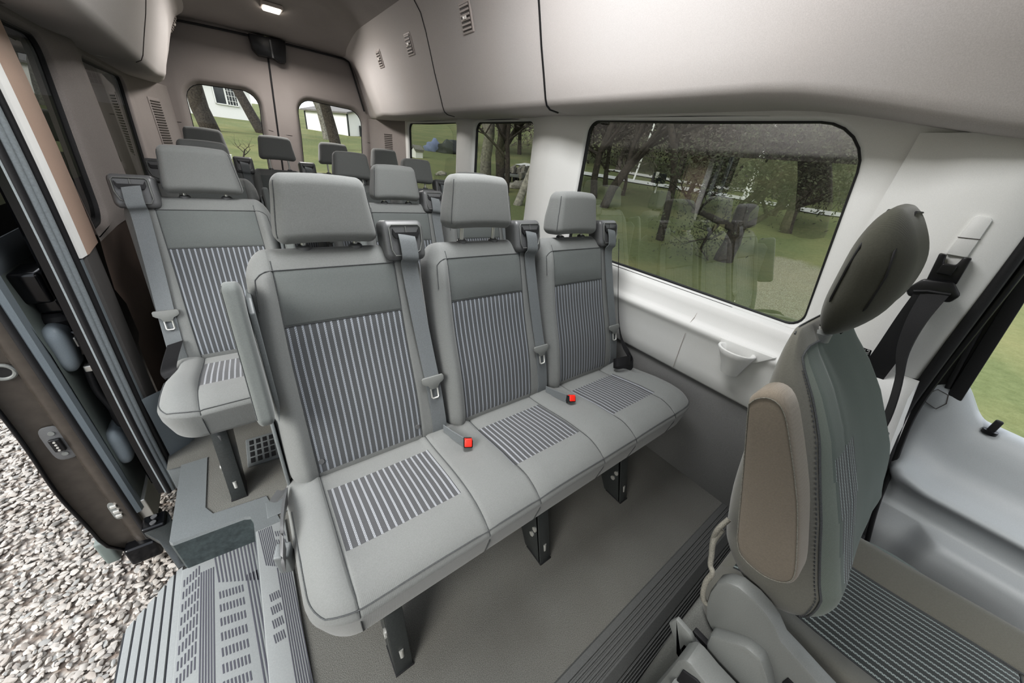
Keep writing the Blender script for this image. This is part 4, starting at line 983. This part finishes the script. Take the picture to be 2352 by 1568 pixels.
# plates on the door edge
def plate(name, xc, zc, w, h, mat, y=1.589, th=.006):
    n = 24; pl = []
    for k in range(n):
        a = 2 * PI * k / n; c, s = math.cos(a), math.sin(a); pl.append((xc + math.copysign(abs(c) ** .6, c) * w, zc + math.copysign(abs(s) ** .45, s) * h))
    return MB().prism(pl, lambda a, b, q: (a, q, b), y - th, y).build(name, mat, SD, bevel=.002)
p1 = plate('contact_plate', -.680, .215, .028, .075, 'greyp')
for z in (.262, .168): m = MB(); m.tube([(-.680, 1.584, z), (-.680, 1.580, z)], .008, 14); m.build('screw', 'dseat_p', p1)
box('contact_block', (-.695, 1.572, .185), (-.668, 1.584, .240), 'blackp', p1, .005)
for k in range(4): tube('contact_pin', [(-.6815, 1.575, .195 + k * .012), (-.6815, 1.568, .195 + k * .012)], .0035, 'steel', p1)
p2 = plate('latch_plate', -.655, -.165, .017, .05, 'dseat_p', 1.583)
for z in (-.19, -.165, -.135): box('latch_tooth', (-.664, 1.569, z - .008), (-.646, 1.580, z + .006), 'steel', p2, .002)
m = MB(); m.tube([(-.690 + .024 * math.cos(a), 1.587, .515 + .024 * math.sin(a)) for a in np.linspace(0, 2 * PI, 24)[:-1]], .006, 8, True); ho = m.build('grommet', 'dseat_p', SD)
m = MB(); m.tube([(-.690, 1.592, .515), (-.690, 1.588, .515)], .022, 20); m.build('grommet_hole', 'rub', ho)
box('bottom_channel', (-.64, 1.585, -.30), (-.575, 1.80, -.16), 'steel', SD, .004)
# door hardware between body and door
t = thing('door_roller_bracket', 'black roller bracket with grommet between door post and sliding door', 'bracket', (-.55, 1.7, .6))
m = MB(); m.box((-.60, 1.64, .70), (-.535, 1.76, .80), .012); m.box((-.585, 1.66, .66), (-.53, 1.74, .71), .01); m.build('roller_block', 'black', t)
m = MB(); m.tube([(-.565, 1.70, .655), (-.565, 1.70, .645), (-.565, 1.70, .63), (-.565, 1.70, .615), (-.565, 1.70, .60)], [.030, .042, .046, .040, .032], 18); m.build('grommet', 'rub', t)
m = MB(); m.box((-.59, 1.65, .50), (-.525, 1.75, .595), .01); m.build('lower_block', 'black', t)
box('steel_catch', (-.560, 1.640, .54), (-.535, 1.655, .575), 'steel', t, .003); box('catch_tongue', (-.555, 1.64, .44), (-.515, 1.68, .465), 'steel', t, .004)
tube('wiring_loom', smooth_path([(-.55, 1.66, .45), (-.555, 1.65, .36), (-.545, 1.65, .27), (-.55, 1.66, .20), (-.53, 1.65, .10), (-.54, 1.66, .0), (-.53, 1.67, -.08)], 6), .012, 'rub', t)
t = thing('door_guide_arm', 'black lower guide arm joining the step to the open sliding door', 'arm', (-.52, 1.4, -.2))
m = MB(); m.box((-.575, 1.43, -.235), (-.505, 1.50, -.175), .008); m.build('arm_block', 'black', t)
m = MB(); m.prism([(-.575, 1.44), (-.505, 1.50), (-.475, 1.40), (-.44, 1.24), (-.40, 1.20), (-.455, 1.20), (-.52, 1.36)], lambda a, b, q: (a, b, q), -.215, -.19); m.build('arm_strip', 'leg', t, bevel=.003)
for y in (1.45, 1.48): m = MB(); m.tube([(-.54, y, -.178), (-.54, y, -.170)], .010, 12); m.build('bolt', 'greyp', t)
# ================================================================== outdoors
def H(x, y):
    h = -.6 + .05 * max(0, x - 3) + .065 * max(0, y - 5.5) + .16 * max(0, x - 34) + .28 * max(0, -10.5 - x)
    return h + .03 * math.sin(x * .7 + 1) * math.sin(y * .5) * min(1, max(0, (abs(x - .5) + abs(y - 2) - 6) / 10))
xs = np.concatenate([np.linspace(-70, -12, 20), np.linspace(-10, 16, 40), np.linspace(18, 110, 40)]); ys = np.concatenate([np.linspace(-60, -6, 16), np.linspace(-4, 20, 30), np.linspace(22, 120, 40)])
V = [(x, y, H(x, y)) for y in ys for x in xs]; nx = len(xs)
F = [(j * nx + i, j * nx + i + 1, (j + 1) * nx + i + 1, (j + 1) * nx + i) for j in range(len(ys) - 1) for i in range(nx - 1)]
m, nt, b, o_ = newmat('ground_surface'); co = obj_co(nt)
sp = nt.nodes.new('ShaderNodeSeparateXYZ'); nt.links.new(co, sp.inputs[0])
nz = noise(nt, .55, 4, .6, co); nz1 = math_(nt, 'MULTIPLY', math_(nt, 'SUBTRACT', nz, .5), 2.2)
def edge(v, at_, sgn, w=.35):
    r = math_(nt, 'MULTIPLY', math_(nt, 'SUBTRACT', math_(nt, 'ADD', v, nz1), at_), sgn / w); c = nt.nodes.new('ShaderNodeClamp'); nt.links.new(r, c.inputs[0]); return c.outputs[0]
gm = math_(nt, 'MULTIPLY', math_(nt, 'MULTIPLY', edge(sp.outputs[0], 1.6, -1), edge(sp.outputs[0], -10.5, 1)), edge(sp.outputs[1], 6.2, -1))
g1 = noise(nt, 9, 5, .7, co); g2 = noise(nt, .35, 3, .6, co); g3 = noise(nt, 70, 4, .8, co)
gc = mixc(nt, g1, lin((82, 90, 60)), lin((142, 147, 112))); r_ = N(nt, 'ShaderNodeMapRange', From_Min=.45, From_Max=.75); nt.links.new(g2, r_.inputs[0])
gc = mixc(nt, math_(nt, 'MULTIPLY', r_.outputs[0], .45), gc, lin((170, 158, 120))); gc = mixc(nt, math_(nt, 'MULTIPLY', g3, .65), gc, lin((86, 92, 62)))
vo = nt.nodes.new('ShaderNodeTexVoronoi'); vo.inputs['Scale'].default_value = 48; nt.links.new(co, vo.inputs['Vector'])
vc = nt.nodes.new('ShaderNodeSeparateColor'); nt.links.new(vo.outputs['Color'], vc.inputs[0])
pc = mixc(nt, vc.outputs[0], lin((150, 144, 138)), lin((210, 205, 198))); ed = N(nt, 'ShaderNodeMapRange', From_Min=.25, From_Max=.75); nt.links.new(vo.outputs['Distance'], ed.inputs[0]); pc = mixc(nt, ed.outputs[0], pc, lin((138, 128, 120)))
nt.links.new(mixc(nt, gm, gc, pc), b.inputs['Base Color']); b.inputs['Roughness'].default_value = .95; b.inputs['Specular IOR Level'].default_value = .1
hh = mixc(nt, gm, g1, vo.outputs['Distance']); bump(nt, hh, .6, .03, b); MT['ground'] = m
tag(mesh('ground', V, F, 'ground'), kind='structure')
# loose stones in view beside the step
ico = bmesh.new(); bmesh.ops.create_icosphere(ico, subdivisions=1, radius=1); IV = np.array([v.co[:] for v in ico.verts]); IF = [[v.index for v in f.verts] for f in ico.faces]; ico.free()
rng = np.random.default_rng(3); Vs = []; Fs = []; cols = []
n_ = 0
for k in range(26000):
    x = rng.uniform(-2.6, -.42); y = rng.uniform(.75, 4.6)
    if not (x > -.30 * y - .95 and y > 1.25 + (-.70 - x) * -.8 * 0 - (x + .42) * .0 + (.0 if x < -.62 else .0) - .55): continue
    if -.42 - x < .16 and y < 1.1: continue
    s = rng.uniform(.007, .0145); a = rng.uniform(0, 2 * PI); c, sn = math.cos(a), math.sin(a)
    sc3 = np.array([s * rng.uniform(.9, 1.6), s * rng.uniform(.7, 1.1), s * rng.uniform(.45, .8)])
    P_ = IV * (1 + rng.uniform(-.16, .16, (len(IV), 1))) * sc3
    tl = rng.uniform(-.4, .4); P_ = np.stack([P_[:, 0], P_[:, 1] * math.cos(tl) - P_[:, 2] * math.sin(tl), P_[:, 1] * math.sin(tl) + P_[:, 2] * math.cos(tl)], 1)
    P_ = np.stack([P_[:, 0] * c - P_[:, 1] * sn + x, P_[:, 0] * sn + P_[:, 1] * c + y, P_[:, 2] - .598 + rng.uniform(0, .012)], 1)
    Vs.append(P_); Fs += [[i + n_ for i in f] for f in IF]; n_ += len(IV)
ms, nt, b, o_ = newmat('pebbles'); gi = nt.nodes.new('ShaderNodeNewGeometry'); rp2 = nt.nodes.new('ShaderNodeValToRGB'); nt.links.new(gi.outputs['Random Per Island'], rp2.inputs[0])
e_ = rp2.color_ramp.elements; e_[0].color = lin((142, 137, 132)); e_[1].color = lin((204, 199, 192)); x_ = rp2.color_ramp.elements.new(.25); x_.color = lin((176, 168, 160)); x_ = rp2.color_ramp.elements.new(.55); x_.color = lin((188, 183, 177)); x_ = rp2.color_ramp.elements.new(.12); x_.color = lin((158, 160, 159))
nt.links.new(mixc(nt, math_(nt, 'MULTIPLY', noise(nt, 120, 3, .7), .4), rp2.outputs[0], lin((130, 122, 114))), b.inputs['Base Color']); b.inputs['Roughness'].default_value = .8; MT['pebble'] = ms
gv = mesh('gravel', np.concatenate(Vs), Fs, 'pebble', sharp=35); tag(gv, 'pale loose gravel on the ground beside the entry step', 'gravel', kind='stuff')

# trees
def branch(V, F, p, d, L, r, depth, rg, up=.15, nb=3, tips=None, sides=6):
    pts = [p.copy()]; rs = [r]; q = p.copy(); dd = d.copy(); n = 5 if depth > 2 else 3
    for i in range(n):
        dd = (dd + Vector((rg.uniform(-.22, .22), rg.uniform(-.22, .22), rg.uniform(-.08, .12) + up * .15))).normalized()
        q = q + dd * (L / n); pts.append(q.copy()); rs.append(r * (1 - .42 * (i + 1) / n))
    v, f = tube_geo(pts, rs, sides, cap=False); k = len(V); V += v; F += [tuple(i + k for i in t) for t in f]
    if depth == 0:
        if tips is not None: tips.append(q)
        return
    for i in range(nb + (1 if depth > 2 else 0)):
        t = rg.randint(max(1, n - 3), n); ax = Vector((rg.uniform(-1, 1), rg.uniform(-1, 1), rg.uniform(-.25, .7))).normalized()
        nd = (dd * .55 + ax * .85).normalized()
        branch(V, F, pts[t], nd, L * rg.uniform(.55, .8), rs[t] * rg.uniform(.5, .7), depth - 1, rg, up, nb, tips, 4 if depth < 3 else 5)
def tree_meshes(seed, L, r, lean, depth, nb, leaves, leafsize, spread):
    rg = random.Random(seed); V = []; F = []; tips = []
    branch(V, F, Vector((0, 0, -.15)), Vector(lean).normalized(), L, r, depth, rg, .2, nb, tips, 9)
    LV = []; LF = []
    if leaves:
        for k in range(leaves):
            t = tips[rg.randrange(len(tips))]; c = t + Vector((rg.gauss(0, spread), rg.gauss(0, spread), rg.gauss(0, spread)))
            a = Vector((rg.uniform(-1, 1), rg.uniform(-1, 1), rg.uniform(-1, 1))).normalized() * leafsize * rg.uniform(.6, 1.4); bb = a.orthogonal().normalized() * leafsize * .55
            n = len(LV); LV += [c - a, c + bb, c + a, c - bb]; LF.append((n, n + 1, n + 2, n + 3))
    return V, F, LV, LF
TREES = {}
def tree(x, y, key, label, group=None, scale=1.0, rot=0.0, mat='trunk', leaf='leafg', **kw):
    t = thing('tree', label, 'tree', (x, y, H(x, y)), group)
    if key not in TREES:
        V, F, LV, LF = tree_meshes(**kw)
        a = mesh('trunk', V, F, mat, t); a.matrix_parent_inverse = Matrix.Identity(4)
        ob = [a]
        if LV: c = mesh('crown', LV, LF, leaf, t, smooth=False); c.matrix_parent_inverse = Matrix.Identity(4); ob.append(c)
        TREES[key] = ob
    else:
        for s in TREES[key]: c = s.copy(); COL.objects.link(c); c.parent = t; c.matrix_parent_inverse = Matrix.Identity(4)
    t.scale = (scale,) * 3; t.rotation_euler.z = rot
    return t
G_ = 'dark oaks beyond the big window'
tree(9.45, 5.31, 'a', 'slim dark leaning trunk on the lawn, seen in the left half of the big window', seed=3, L=4.2, r=.115, lean=(.10, .02, 1), depth=4, nb=2, leaves=900, leafsize=.045, spread=.25)
tree(9.03, 3.33, 'b', 'forked thick dark oak with dense crown in the middle of the big window', seed=12, L=1.5, r=.22, lean=(0, -.05, 1), depth=5, nb=3, leaves=10000, leafsize=.036, spread=.26, leaf='leaf')
tree(15.14, 11.11, 'c', 'thin bare curved sapling on the lawn near the road', seed=5, L=1.3, r=.10, lean=(.15, 0, 1), depth=5, nb=3, leaves=900, leafsize=.06, spread=.2)
tree(12.71, 10.78, 'd', 'dark trunk closest to the upper left edge of the big window', seed=8, L=4.6, r=.16, lean=(.12, .04, 1), depth=4, nb=3, leaves=600, leafsize=.08, spread=.3)
tree(11.55, 9.26, 'e', 'slanting dark trunk behind the right-hand headrest of the nearest bench', seed=9, L=4.4, r=.18, lean=(.20, -.10, 1), depth=4, nb=3, leaves=600, leafsize=.08, spread=.3)
tree(16.0, 4.2, 'f', 'bushy oak standing behind the forked oak', seed=21, L=2.0, r=.22, lean=(0, .1, 1), depth=5, nb=3, leaves=3500, leafsize=.09, spread=.4, leaf='leaf')
tree(10.35, 16.15, 'g', 'pale grey tree trunk at the left edge of the middle window', seed=31, L=5.0, r=.30, lean=(.05, 0, 1), depth=3, nb=2, leaves=0, leafsize=.1, spread=.3, mat='trunk_p')
tree(10.07, 14.35, 'h', 'forked dark trunk in the middle window', seed=33, L=3.4, r=.26, lean=(-.08, .0, 1), depth=4, nb=3, leaves=800, leafsize=.09, spread=.4)
tree(7.83, 10.11, 'i', 'lichen-pale slanting trunk at the right of the middle window', seed=37, L=3.6, r=.15, lean=(.16, -.05, 1), depth=4, nb=3, leaves=900, leafsize=.08, spread=.35, mat='trunk_p')
tree(8.9, 12.2, 'j', 'thin dark trunk in the centre of the middle window', seed=39, L=3.3, r=.11, lean=(.05, .0, 1), depth=4, nb=3, leaves=500, leafsize=.08, spread=.35)
tree(-.47, 29.6, 'k', 'thick leaning trunk at the left of the left rear window', seed=41, L=6.5, r=.48, lean=(-.14, 0, 1), depth=5, nb=2, leaves=500, leafsize=.12, spread=.8)
tree(2.3, 32.5, 'l', 'slanting dark trunk at the right edge of the left rear window', seed=43, L=6.0, r=.34, lean=(-.16, 0, 1), depth=4, nb=2, leaves=0, leafsize=.1, spread=.5)
tree(5.29, 24.6, 'm', 'rough dark trunk with small twigs in the right rear window', seed=45, L=5.5, r=.32, lean=(-.03, 0, 1), depth=4, nb=2, leaves=0, leafsize=.1, spread=.5)
tree(6.13, 31.5, 'n', 'slim pale birch-like trunk left of the dark trunk in the right rear window', seed=47, L=5.0, r=.22, lean=(-.04, 0, 1), depth=4, nb=2, leaves=0, leafsize=.1, spread=.5, mat='trunk_p')
tree(.45, 17.6, 'o', 'small bare twiggy sapling on the lawn behind the van', seed=51, L=.55, r=.035, lean=(.1, 0, 1), depth=4, nb=2, leaves=0, leafsize=.1, spread=.5)
tree(-13.2, 3.6, 'p', 'stout oak trunk on the bank beyond the gravel on the door side', seed=53, L=5.0, r=.55, lean=(0, .03, 1), depth=4, nb=3, leaves=900, leafsize=.12, spread=.6)
tree(-16, 9.5, 'q', 'dark tree showing through the tinted window by the single seats', seed=54, L=3.0, r=.3, lean=(0, .03, 1), depth=5, nb=3, leaves=2200, leafsize=.12, spread=.6)
GW = 'bare woodland trees beyond the road'
rg = random.Random(5)
spots = [(27, 21), (30, 17), (26, 26), (33, 13), (29, 29), (35, 9), (31, 23), (38, 14), (34, 19), (39, 20), (33, 5), (37, 3), (31, 33), (40, 7), (36, 26), (43, 12), (27, 32), (23, 30), (42, 2), (30, 9.5), (24, 34), (20, 29), (46, 7), (41, 28)]
for k, (x, y) in enumerate(spots):
    kk = 'w%d' % (k % 3)
    tree(x, y, kk, 'bare grey woodland tree on the slope beyond the road', GW, scale=rg.uniform(.85, 1.3), rot=rg.uniform(0, 6), seed=60 + k, L=3.0, r=.20, lean=(.05, .05, 1), depth=5, nb=3, leaves=2600, leafsize=.13, spread=.5, mat='twig')
for k, (x, y) in enumerate([(15.5, 7.6), (19, 9.8), (16.8, 13.6), (20.5, 6.2), (14.2, 14.2), (18.2, 4.9)]):
    tree(x, y, 'w%d' % (k % 3), 'bare twiggy tree on the lawn in front of the road', 'bare trees on the near side of the road', scale=rg.uniform(.6, .8), rot=rg.uniform(0, 6))
V = []; F = []
for k in range(9000):
    x = rg.uniform(29, 52); y = rg.uniform(-4, 46)
    if x < 29 + abs(y - 10) * -.2: continue
    z = H(x, y) + rg.uniform(0, 1) ** 1.6 * 5.5; a = Vector((rg.gauss(0, .5), rg.gauss(0, .5), rg.gauss(0, .9))).normalized() * rg.uniform(.25, .8); bb = a.orthogonal().normalized() * .05; c = Vector((x, y, z)); n = len(V)
    V += [c - a, c + bb, c + a, c - bb]; F.append((n, n + 1, n + 2, n + 3))
tag(mesh('undergrowth', V, F, 'leafg', smooth=False), 'tangled grey undergrowth on the slope beyond the road', 'undergrowth', kind='stuff')
# road
A_ = [(17, 22), (20.2, 17.5), (23.6, 12.6), (25.0, 9.4), (26.5, 5.5), (29, 0), (32, -8)]
pp = smooth_path([(x, y, 0) for x, y in A_], 8); V = []; F = []
for i, p in enumerate(pp):
    d = (pp[min(i + 1, len(pp) - 1)] - pp[max(i - 1, 0)]).normalized(); nn = Vector((d.y, -d.x, 0)) * -1.3
    for s in (-1, 0, 1): q = p + nn * s; V.append((q.x, q.y, H(q.x, q.y) + .05))
    if i: F += [(3 * i - 3, 3 * i - 2, 3 * i + 1, 3 * i), (3 * i - 2, 3 * i - 1, 3 * i + 2, 3 * i + 1)]
tag(mesh('road', V, F, 'road'), kind='structure')
V = []; F = []
pp = smooth_path([(26, 21, 0), (27.5, 15.5, 0), (29.5, 12.8, 0), (33, 11.5, 0)], 8)
for i, p in enumerate(pp):
    d = (pp[min(i + 1, len(pp) - 1)] - pp[max(i - 1, 0)]).normalized(); nn = Vector((d.y, -d.x, 0)) * 1.2
    for s in (-1, 1): q = p + nn * s; V.append((q.x, q.y, H(q.x, q.y) + .06))
    if i: F.append((2 * i - 2, 2 * i - 1, 2 * i + 1, 2 * i))
tag(mesh('road', V, F, 'road'), kind='structure')
# utility pole, bin
t = thing('utility_pole', 'tall pale utility pole beside the road, right of the middle of the big window', 'pole', (25.5, 9.6, H(25.5, 9.6)))
tube('pole', [(25.5, 9.6, H(25.5, 9.6) - .2), (25.6, 9.6, 9.5)], .16, 'house', t, 10); box('cross_arm', (24.7, 9.5, 8.6), (26.5, 9.7, 8.8), 'trunk_p', t, .02)
t = thing('utility_pole', 'thin pale post by the roadside in the left part of the big window', 'pole', (22.0, 15.6, H(22, 15.6)))
tube('pole', [(22.0, 15.6, H(22, 15.6) - .2), (22.5, 15.4, 4.4)], .06, 'house', t, 8)
x, y = 18.8, 11.7; z = H(x, y)
t = thing('mailbox', 'dark mailbox on a post at the near roadside', 'mailbox', (x, y, z))
tube('post', [(x, y, z - .1), (x, y, z + .55)], .04, 'house', t, 8); box('box', (x - .25, y - .3, z + .5), (x + .25, y + .3, z + 1.0), 'bin', t, .05); box('flag', (x - .27, y - .1, z + .75), (x - .25, y + .1, z + 1.05), 'house', t, .005)
# houses
def gable(name, label, c, ax, L_, Dp, hw, rise, base, mats=('house', 'roof'), overhang=.4):
    """box house: c = near corner, ax = unit direction of the long front wall; depth goes left of it"""
    ax = Vector((ax[0], ax[1], 0)).normalized(); ay = Vector((-ax.y, ax.x, 0)); c = Vector((c[0], c[1], base))
    t = thing(name, label, 'building', c)
    def P_(u, v, z): return c + ax * u + ay * v + Vector((0, 0, z))
    V = [P_(0, 0, -1.5), P_(L_, 0, -1.5), P_(L_, Dp, -1.5), P_(0, Dp, -1.5), P_(0, 0, hw), P_(L_, 0, hw), P_(L_, Dp, hw), P_(0, Dp, hw), P_(0, Dp / 2, hw + rise), P_(L_, Dp / 2, hw + rise)]
    mesh('walls', V, [(0, 1, 5, 4), (1, 2, 6, 9, 5), (2, 3, 7, 6), (3, 0, 4, 8, 7)], mats[0], t, smooth=False)
    o = overhang; sl = rise / (Dp / 2)
    V = [P_(-o, -o, hw - o * sl + .03), P_(L_ + o, -o, hw - o * sl + .03), P_(L_ + o, Dp / 2, hw + rise + .03), P_(-o, Dp / 2, hw + rise + .03), P_(-o, Dp + o, hw - o * sl + .03), P_(L_ + o, Dp + o, hw - o * sl + .03)]
    V += [v + Vector((0, 0, .12)) for v in V]
    mesh('roof', V, [(0, 1, 2, 3), (3, 2, 5, 4), (6, 9, 8, 7), (9, 10, 11, 8), (0, 6, 7, 1), (1, 7, 8, 2), (2, 8, 11, 5), (0, 3, 9, 6), (3, 4, 10, 9), (4, 5, 11, 10)], mats[1], t, smooth=False)
    return t, P_
t, P_ = gable('house', 'white house with a divided window seen through the left rear window', (-12, 42.8), (1, .22), 15.2, 8, 3.3, 1.6, 1.75)
def winframe(u, z, w, h):
    m = MB(); n = Vector((0, 0, 0))
    for (a, b_, c_, d_) in ((0, 0, w, .08), (0, h - .08, w, h), (0, 0, .08, h), (w - .08, 0, w, h), (w / 2 - .06, 0, w / 2 + .06, h)) + tuple((w / 2 + k * w / 8 - .015, 0, w / 2 + k * w / 8 + .015, h) for k in (1, 2, 3)) + tuple((w / 2, k * h / 4 - .015, w, k * h / 4 + .015) for k in (1, 2, 3)):
        V = [P_(u + x, -.04, z + y) for x, y in ((a, b_), (c_, b_), (c_, d_), (a, d_))] + [P_(u + x, -.10, z + y) for x, y in ((a, b_), (c_, b_), (c_, d_), (a, d_))]
        m.add(V, [(4, 5, 6, 7), (0, 1, 5, 4), (1, 2, 6, 5), (2, 3, 7, 6), (3, 0, 4, 7)])
    f = m.build('window_frame', 'house', t, smooth=False)
    mesh('pane', [P_(u + x, -.03, z + y) for x, y in ((0, 0), (w, 0), (w, h), (0, h))], [(0, 1, 2, 3)], 'pane', f, smooth=False)
winframe(12.4, 1.25, 1.75, 1.5); winframe(4.0, 1.25, 1.75, 1.5)
tube('downpipe', [P_(11.2, -.1, 0), P_(11.1, -.1, 3.1)], .05, 'bin', t, 6)
t, P_ = gable('barn', 'white garage with grey roof seen through the right rear window', (6.53, 41.5), (2.5, -4.7), 5.35, 5.6, 1.55, .75, 1.85, overhang=.25)
tube('corner_board', [P_(0, -.02, -.3), P_(0, -.02, 1.5)], .06, 'bin', t, 6); tube('corner_board', [P_(5.35, -.02, -.3), P_(5.35, -.02, 1.5)], .07, 'bin', t, 6)
for k in range(2): tube('doorpost', [P_(5.45, 1.2 + k * .5, -.3), P_(5.45, 1.2 + k * .5, .8)], .07, 'bin', t, 6)
t, P_ = gable('garden_shed', 'tiny white shed with grey gabled roof on the lawn, seen through the rearmost window', (9.39, 22.79), (.75, .1), .5, .55, .38, .2, H(9.39, 22.79), overhang=.05)
# things lying on the lawn
def lump(name, label, cat, x, y, rx, ry, rz, mat, seed, n=2):
    bm = bmesh.new(); bmesh.ops.create_icosphere(bm, subdivisions=3, radius=1); rg2 = random.Random(seed)
    ph = [rg2.uniform(0, 6) for _ in range(6)]
    V = []
    for v in bm.verts:
        p = v.co; s = 1 + .18 * math.sin(5 * p.x + ph[0]) * math.sin(4 * p.y + ph[1]) + .12 * math.sin(9 * p.z + ph[2] + 6 * p.x)
        V.append((x + p.x * rx * s, y + p.y * ry * s, H(x, y) + max(-.1, p.z) * rz * s))
    F = [[v.index for v in f.verts] for f in bm.faces]; bm.free()
    return tag(mesh(name, V, F, mat), label, cat)
lump('brush_pile', 'dark heap of cut brush beside the pale blue tarpaulin on the lawn', 'brush pile', 14.3, 27.4, 1.3, 1.0, .9, 'bin', 4)
lump('tarpaulin', 'pale blue tarpaulin over a low heap on the lawn', 'tarpaulin', 12.9, 27.8, .7, .5, .75, 'bluep', 5)
lump('log', 'grey fallen log on the lawn behind the van', 'log', 10.4, 13.1, .8, .25, .3, 'trunk_p', 6)
lump('rock', 'pale rock lying in the grass below the tiny white shed', 'rock', 7.9, 16.2, .30, .16, .16, 'trunk_p', 7)
t = thing('white_bucket', 'small white bucket left on the lawn behind the van', 'bucket', (.05, 17.9, H(.05, 17.9)))
V, F = tube_geo([(.05, 17.9, H(.05, 17.9) - .02), (.05, 17.9, H(.05, 17.9) + .14)], [.075, .09], 14); mesh('pail', V, F, 'house', t, sharp=40)
tube('rim', [(.05 + .09 * math.cos(a), 17.9 + .09 * math.sin(a), H(.05, 17.9) + .14) for a in np.linspace(0, 2 * PI, 15)[:-1]], .008, 'house', t, 6, True)
x, y = 10.9, 13.9; z = H(x, y)
t = thing('scrap_trailer', 'derelict wheeled trailer heaped with grey scrap, seen in the middle window', 'trailer', (x, y, z))
Mx = Matrix.Translation((x, y, z)) @ Matrix.Rotation(.5, 4, 'Z')
box('bed', (-.9, -.45, .30), (.9, .45, .42), 'dseat_p', t, .02, Mx)
m = MB(); rg2 = random.Random(2)
for k in range(16): a = rg2.uniform(-.8, .8); b_ = rg2.uniform(-.4, .4); m.box((a - .2, b_ - .06, .42), (a + .25, b_ + .06, .5 + rg2.uniform(0, .35)), .01, Mx @ Matrix.Rotation(rg2.uniform(-.4, .4), 4, 'Y'))
m.build('scrap', 'trunk_p', t)
for s in (-.48, .48):
    for a in (-.45, .5):
        c = Mx @ Vector((a, s, .24)); d = (Mx.to_3x3() @ Vector((0, 1, 0))); m = MB(); m.tube([c - d * .08, c + d * .08], .24, 16); w = m.build('wheel', 'rub', t); m = MB(); m.tube([c - d * .085, c + d * .085], .10, 12); m.build('hub', 'steel', w)

# ================================================================== light
w = bpy.data.worlds.new('sky'); sc.world = w; w.use_nodes = True; nt = w.node_tree; nt.nodes.clear()
ow = nt.nodes.new('ShaderNodeOutputWorld'); bg = nt.nodes.new('ShaderNodeBackground'); nt.links.new(bg.outputs[0], ow.inputs[0])
tc = nt.nodes.new('ShaderNodeTexCoord'); nn = nt.nodes.new('ShaderNodeTexNoise'); nn.inputs['Scale'].default_value = 3; nn.inputs['Detail'].default_value = 5; nt.links.new(tc.outputs['Generated'], nn.inputs['Vector'])
mp = N(nt, 'ShaderNodeMapRange', From_Min=.4, From_Max=.65); nt.links.new(nn.outputs['Fac'], mp.inputs[0])
cm = mixc(nt, mp.outputs[0], (.80, .87, .98, 1), (1, 1, 1, 1)); nt.links.new(cm, bg.inputs[0]); bg.inputs[1].default_value = 1.3
def area(name, loc, target, size, power, col=(1, 1, 1), sy=None):
    l = bpy.data.lights.new(name, 'AREA'); l.energy = power; l.color = col; l.size = size
    if sy: l.shape = 'RECTANGLE'; l.size_y = sy
    o = bpy.data.objects.new(name, l); COL.objects.link(o); o.location = loc
    o.rotation_euler = (Vector(target) - Vector(loc)).to_track_quat('-Z', 'Y').to_euler(); return o
s = bpy.data.lights.new('sun', 'SUN'); s.energy = 2.2; s.angle = math.radians(30); s.color = (1, .97, .92)
so = bpy.data.objects.new('sun', s); COL.objects.link(so); so.rotation_euler = (Vector((.75, .35, -.62))).to_track_quat('-Z', 'Y').to_euler()
area('dome_light', (.49, 3.80, 1.98), (.5, 3.3, 0), .25, 11, (1, .965, .935))
area('front_fill_light', (.5, .9, 2.09), (.5, 1.0, 0), .5, 17, (1, 1, 1), .9)  # added fill light under the front ceiling, no lamp fitting there
sc.view_settings.view_transform = 'Standard'; sc.view_settings.look = 'None'; sc.view_settings.exposure = 0.62
sc.view_settings.use_curve_mapping = True
cu_ = sc.view_settings.curve_mapping; c0 = cu_.curves[3]
c0.points[0].location = (0, 0); c0.points[1].location = (1, 1)
for a, b in ((.03, .019), (.10, .078), (.25, .245), (.55, .60)): c0.points.new(a, b)
cu_.update()
sc.cycles.max_bounces = 8; sc.cycles.diffuse_bounces = 4; sc.cycles.glossy_bounces = 3; sc.cycles.transparent_max_bounces = 10; sc.cycles.transmission_bounces = 3
sc.cycles.use_denoising = True; sc.cycles.sample_clamp_indirect = 6; sc.cycles.use_adaptive_sampling = True; sc.cycles.adaptive_threshold = 0.03; sc.cycles.adaptive_min_samples = 16
sc.cycles.caustics_reflective = False; sc.cycles.caustics_refractive = False
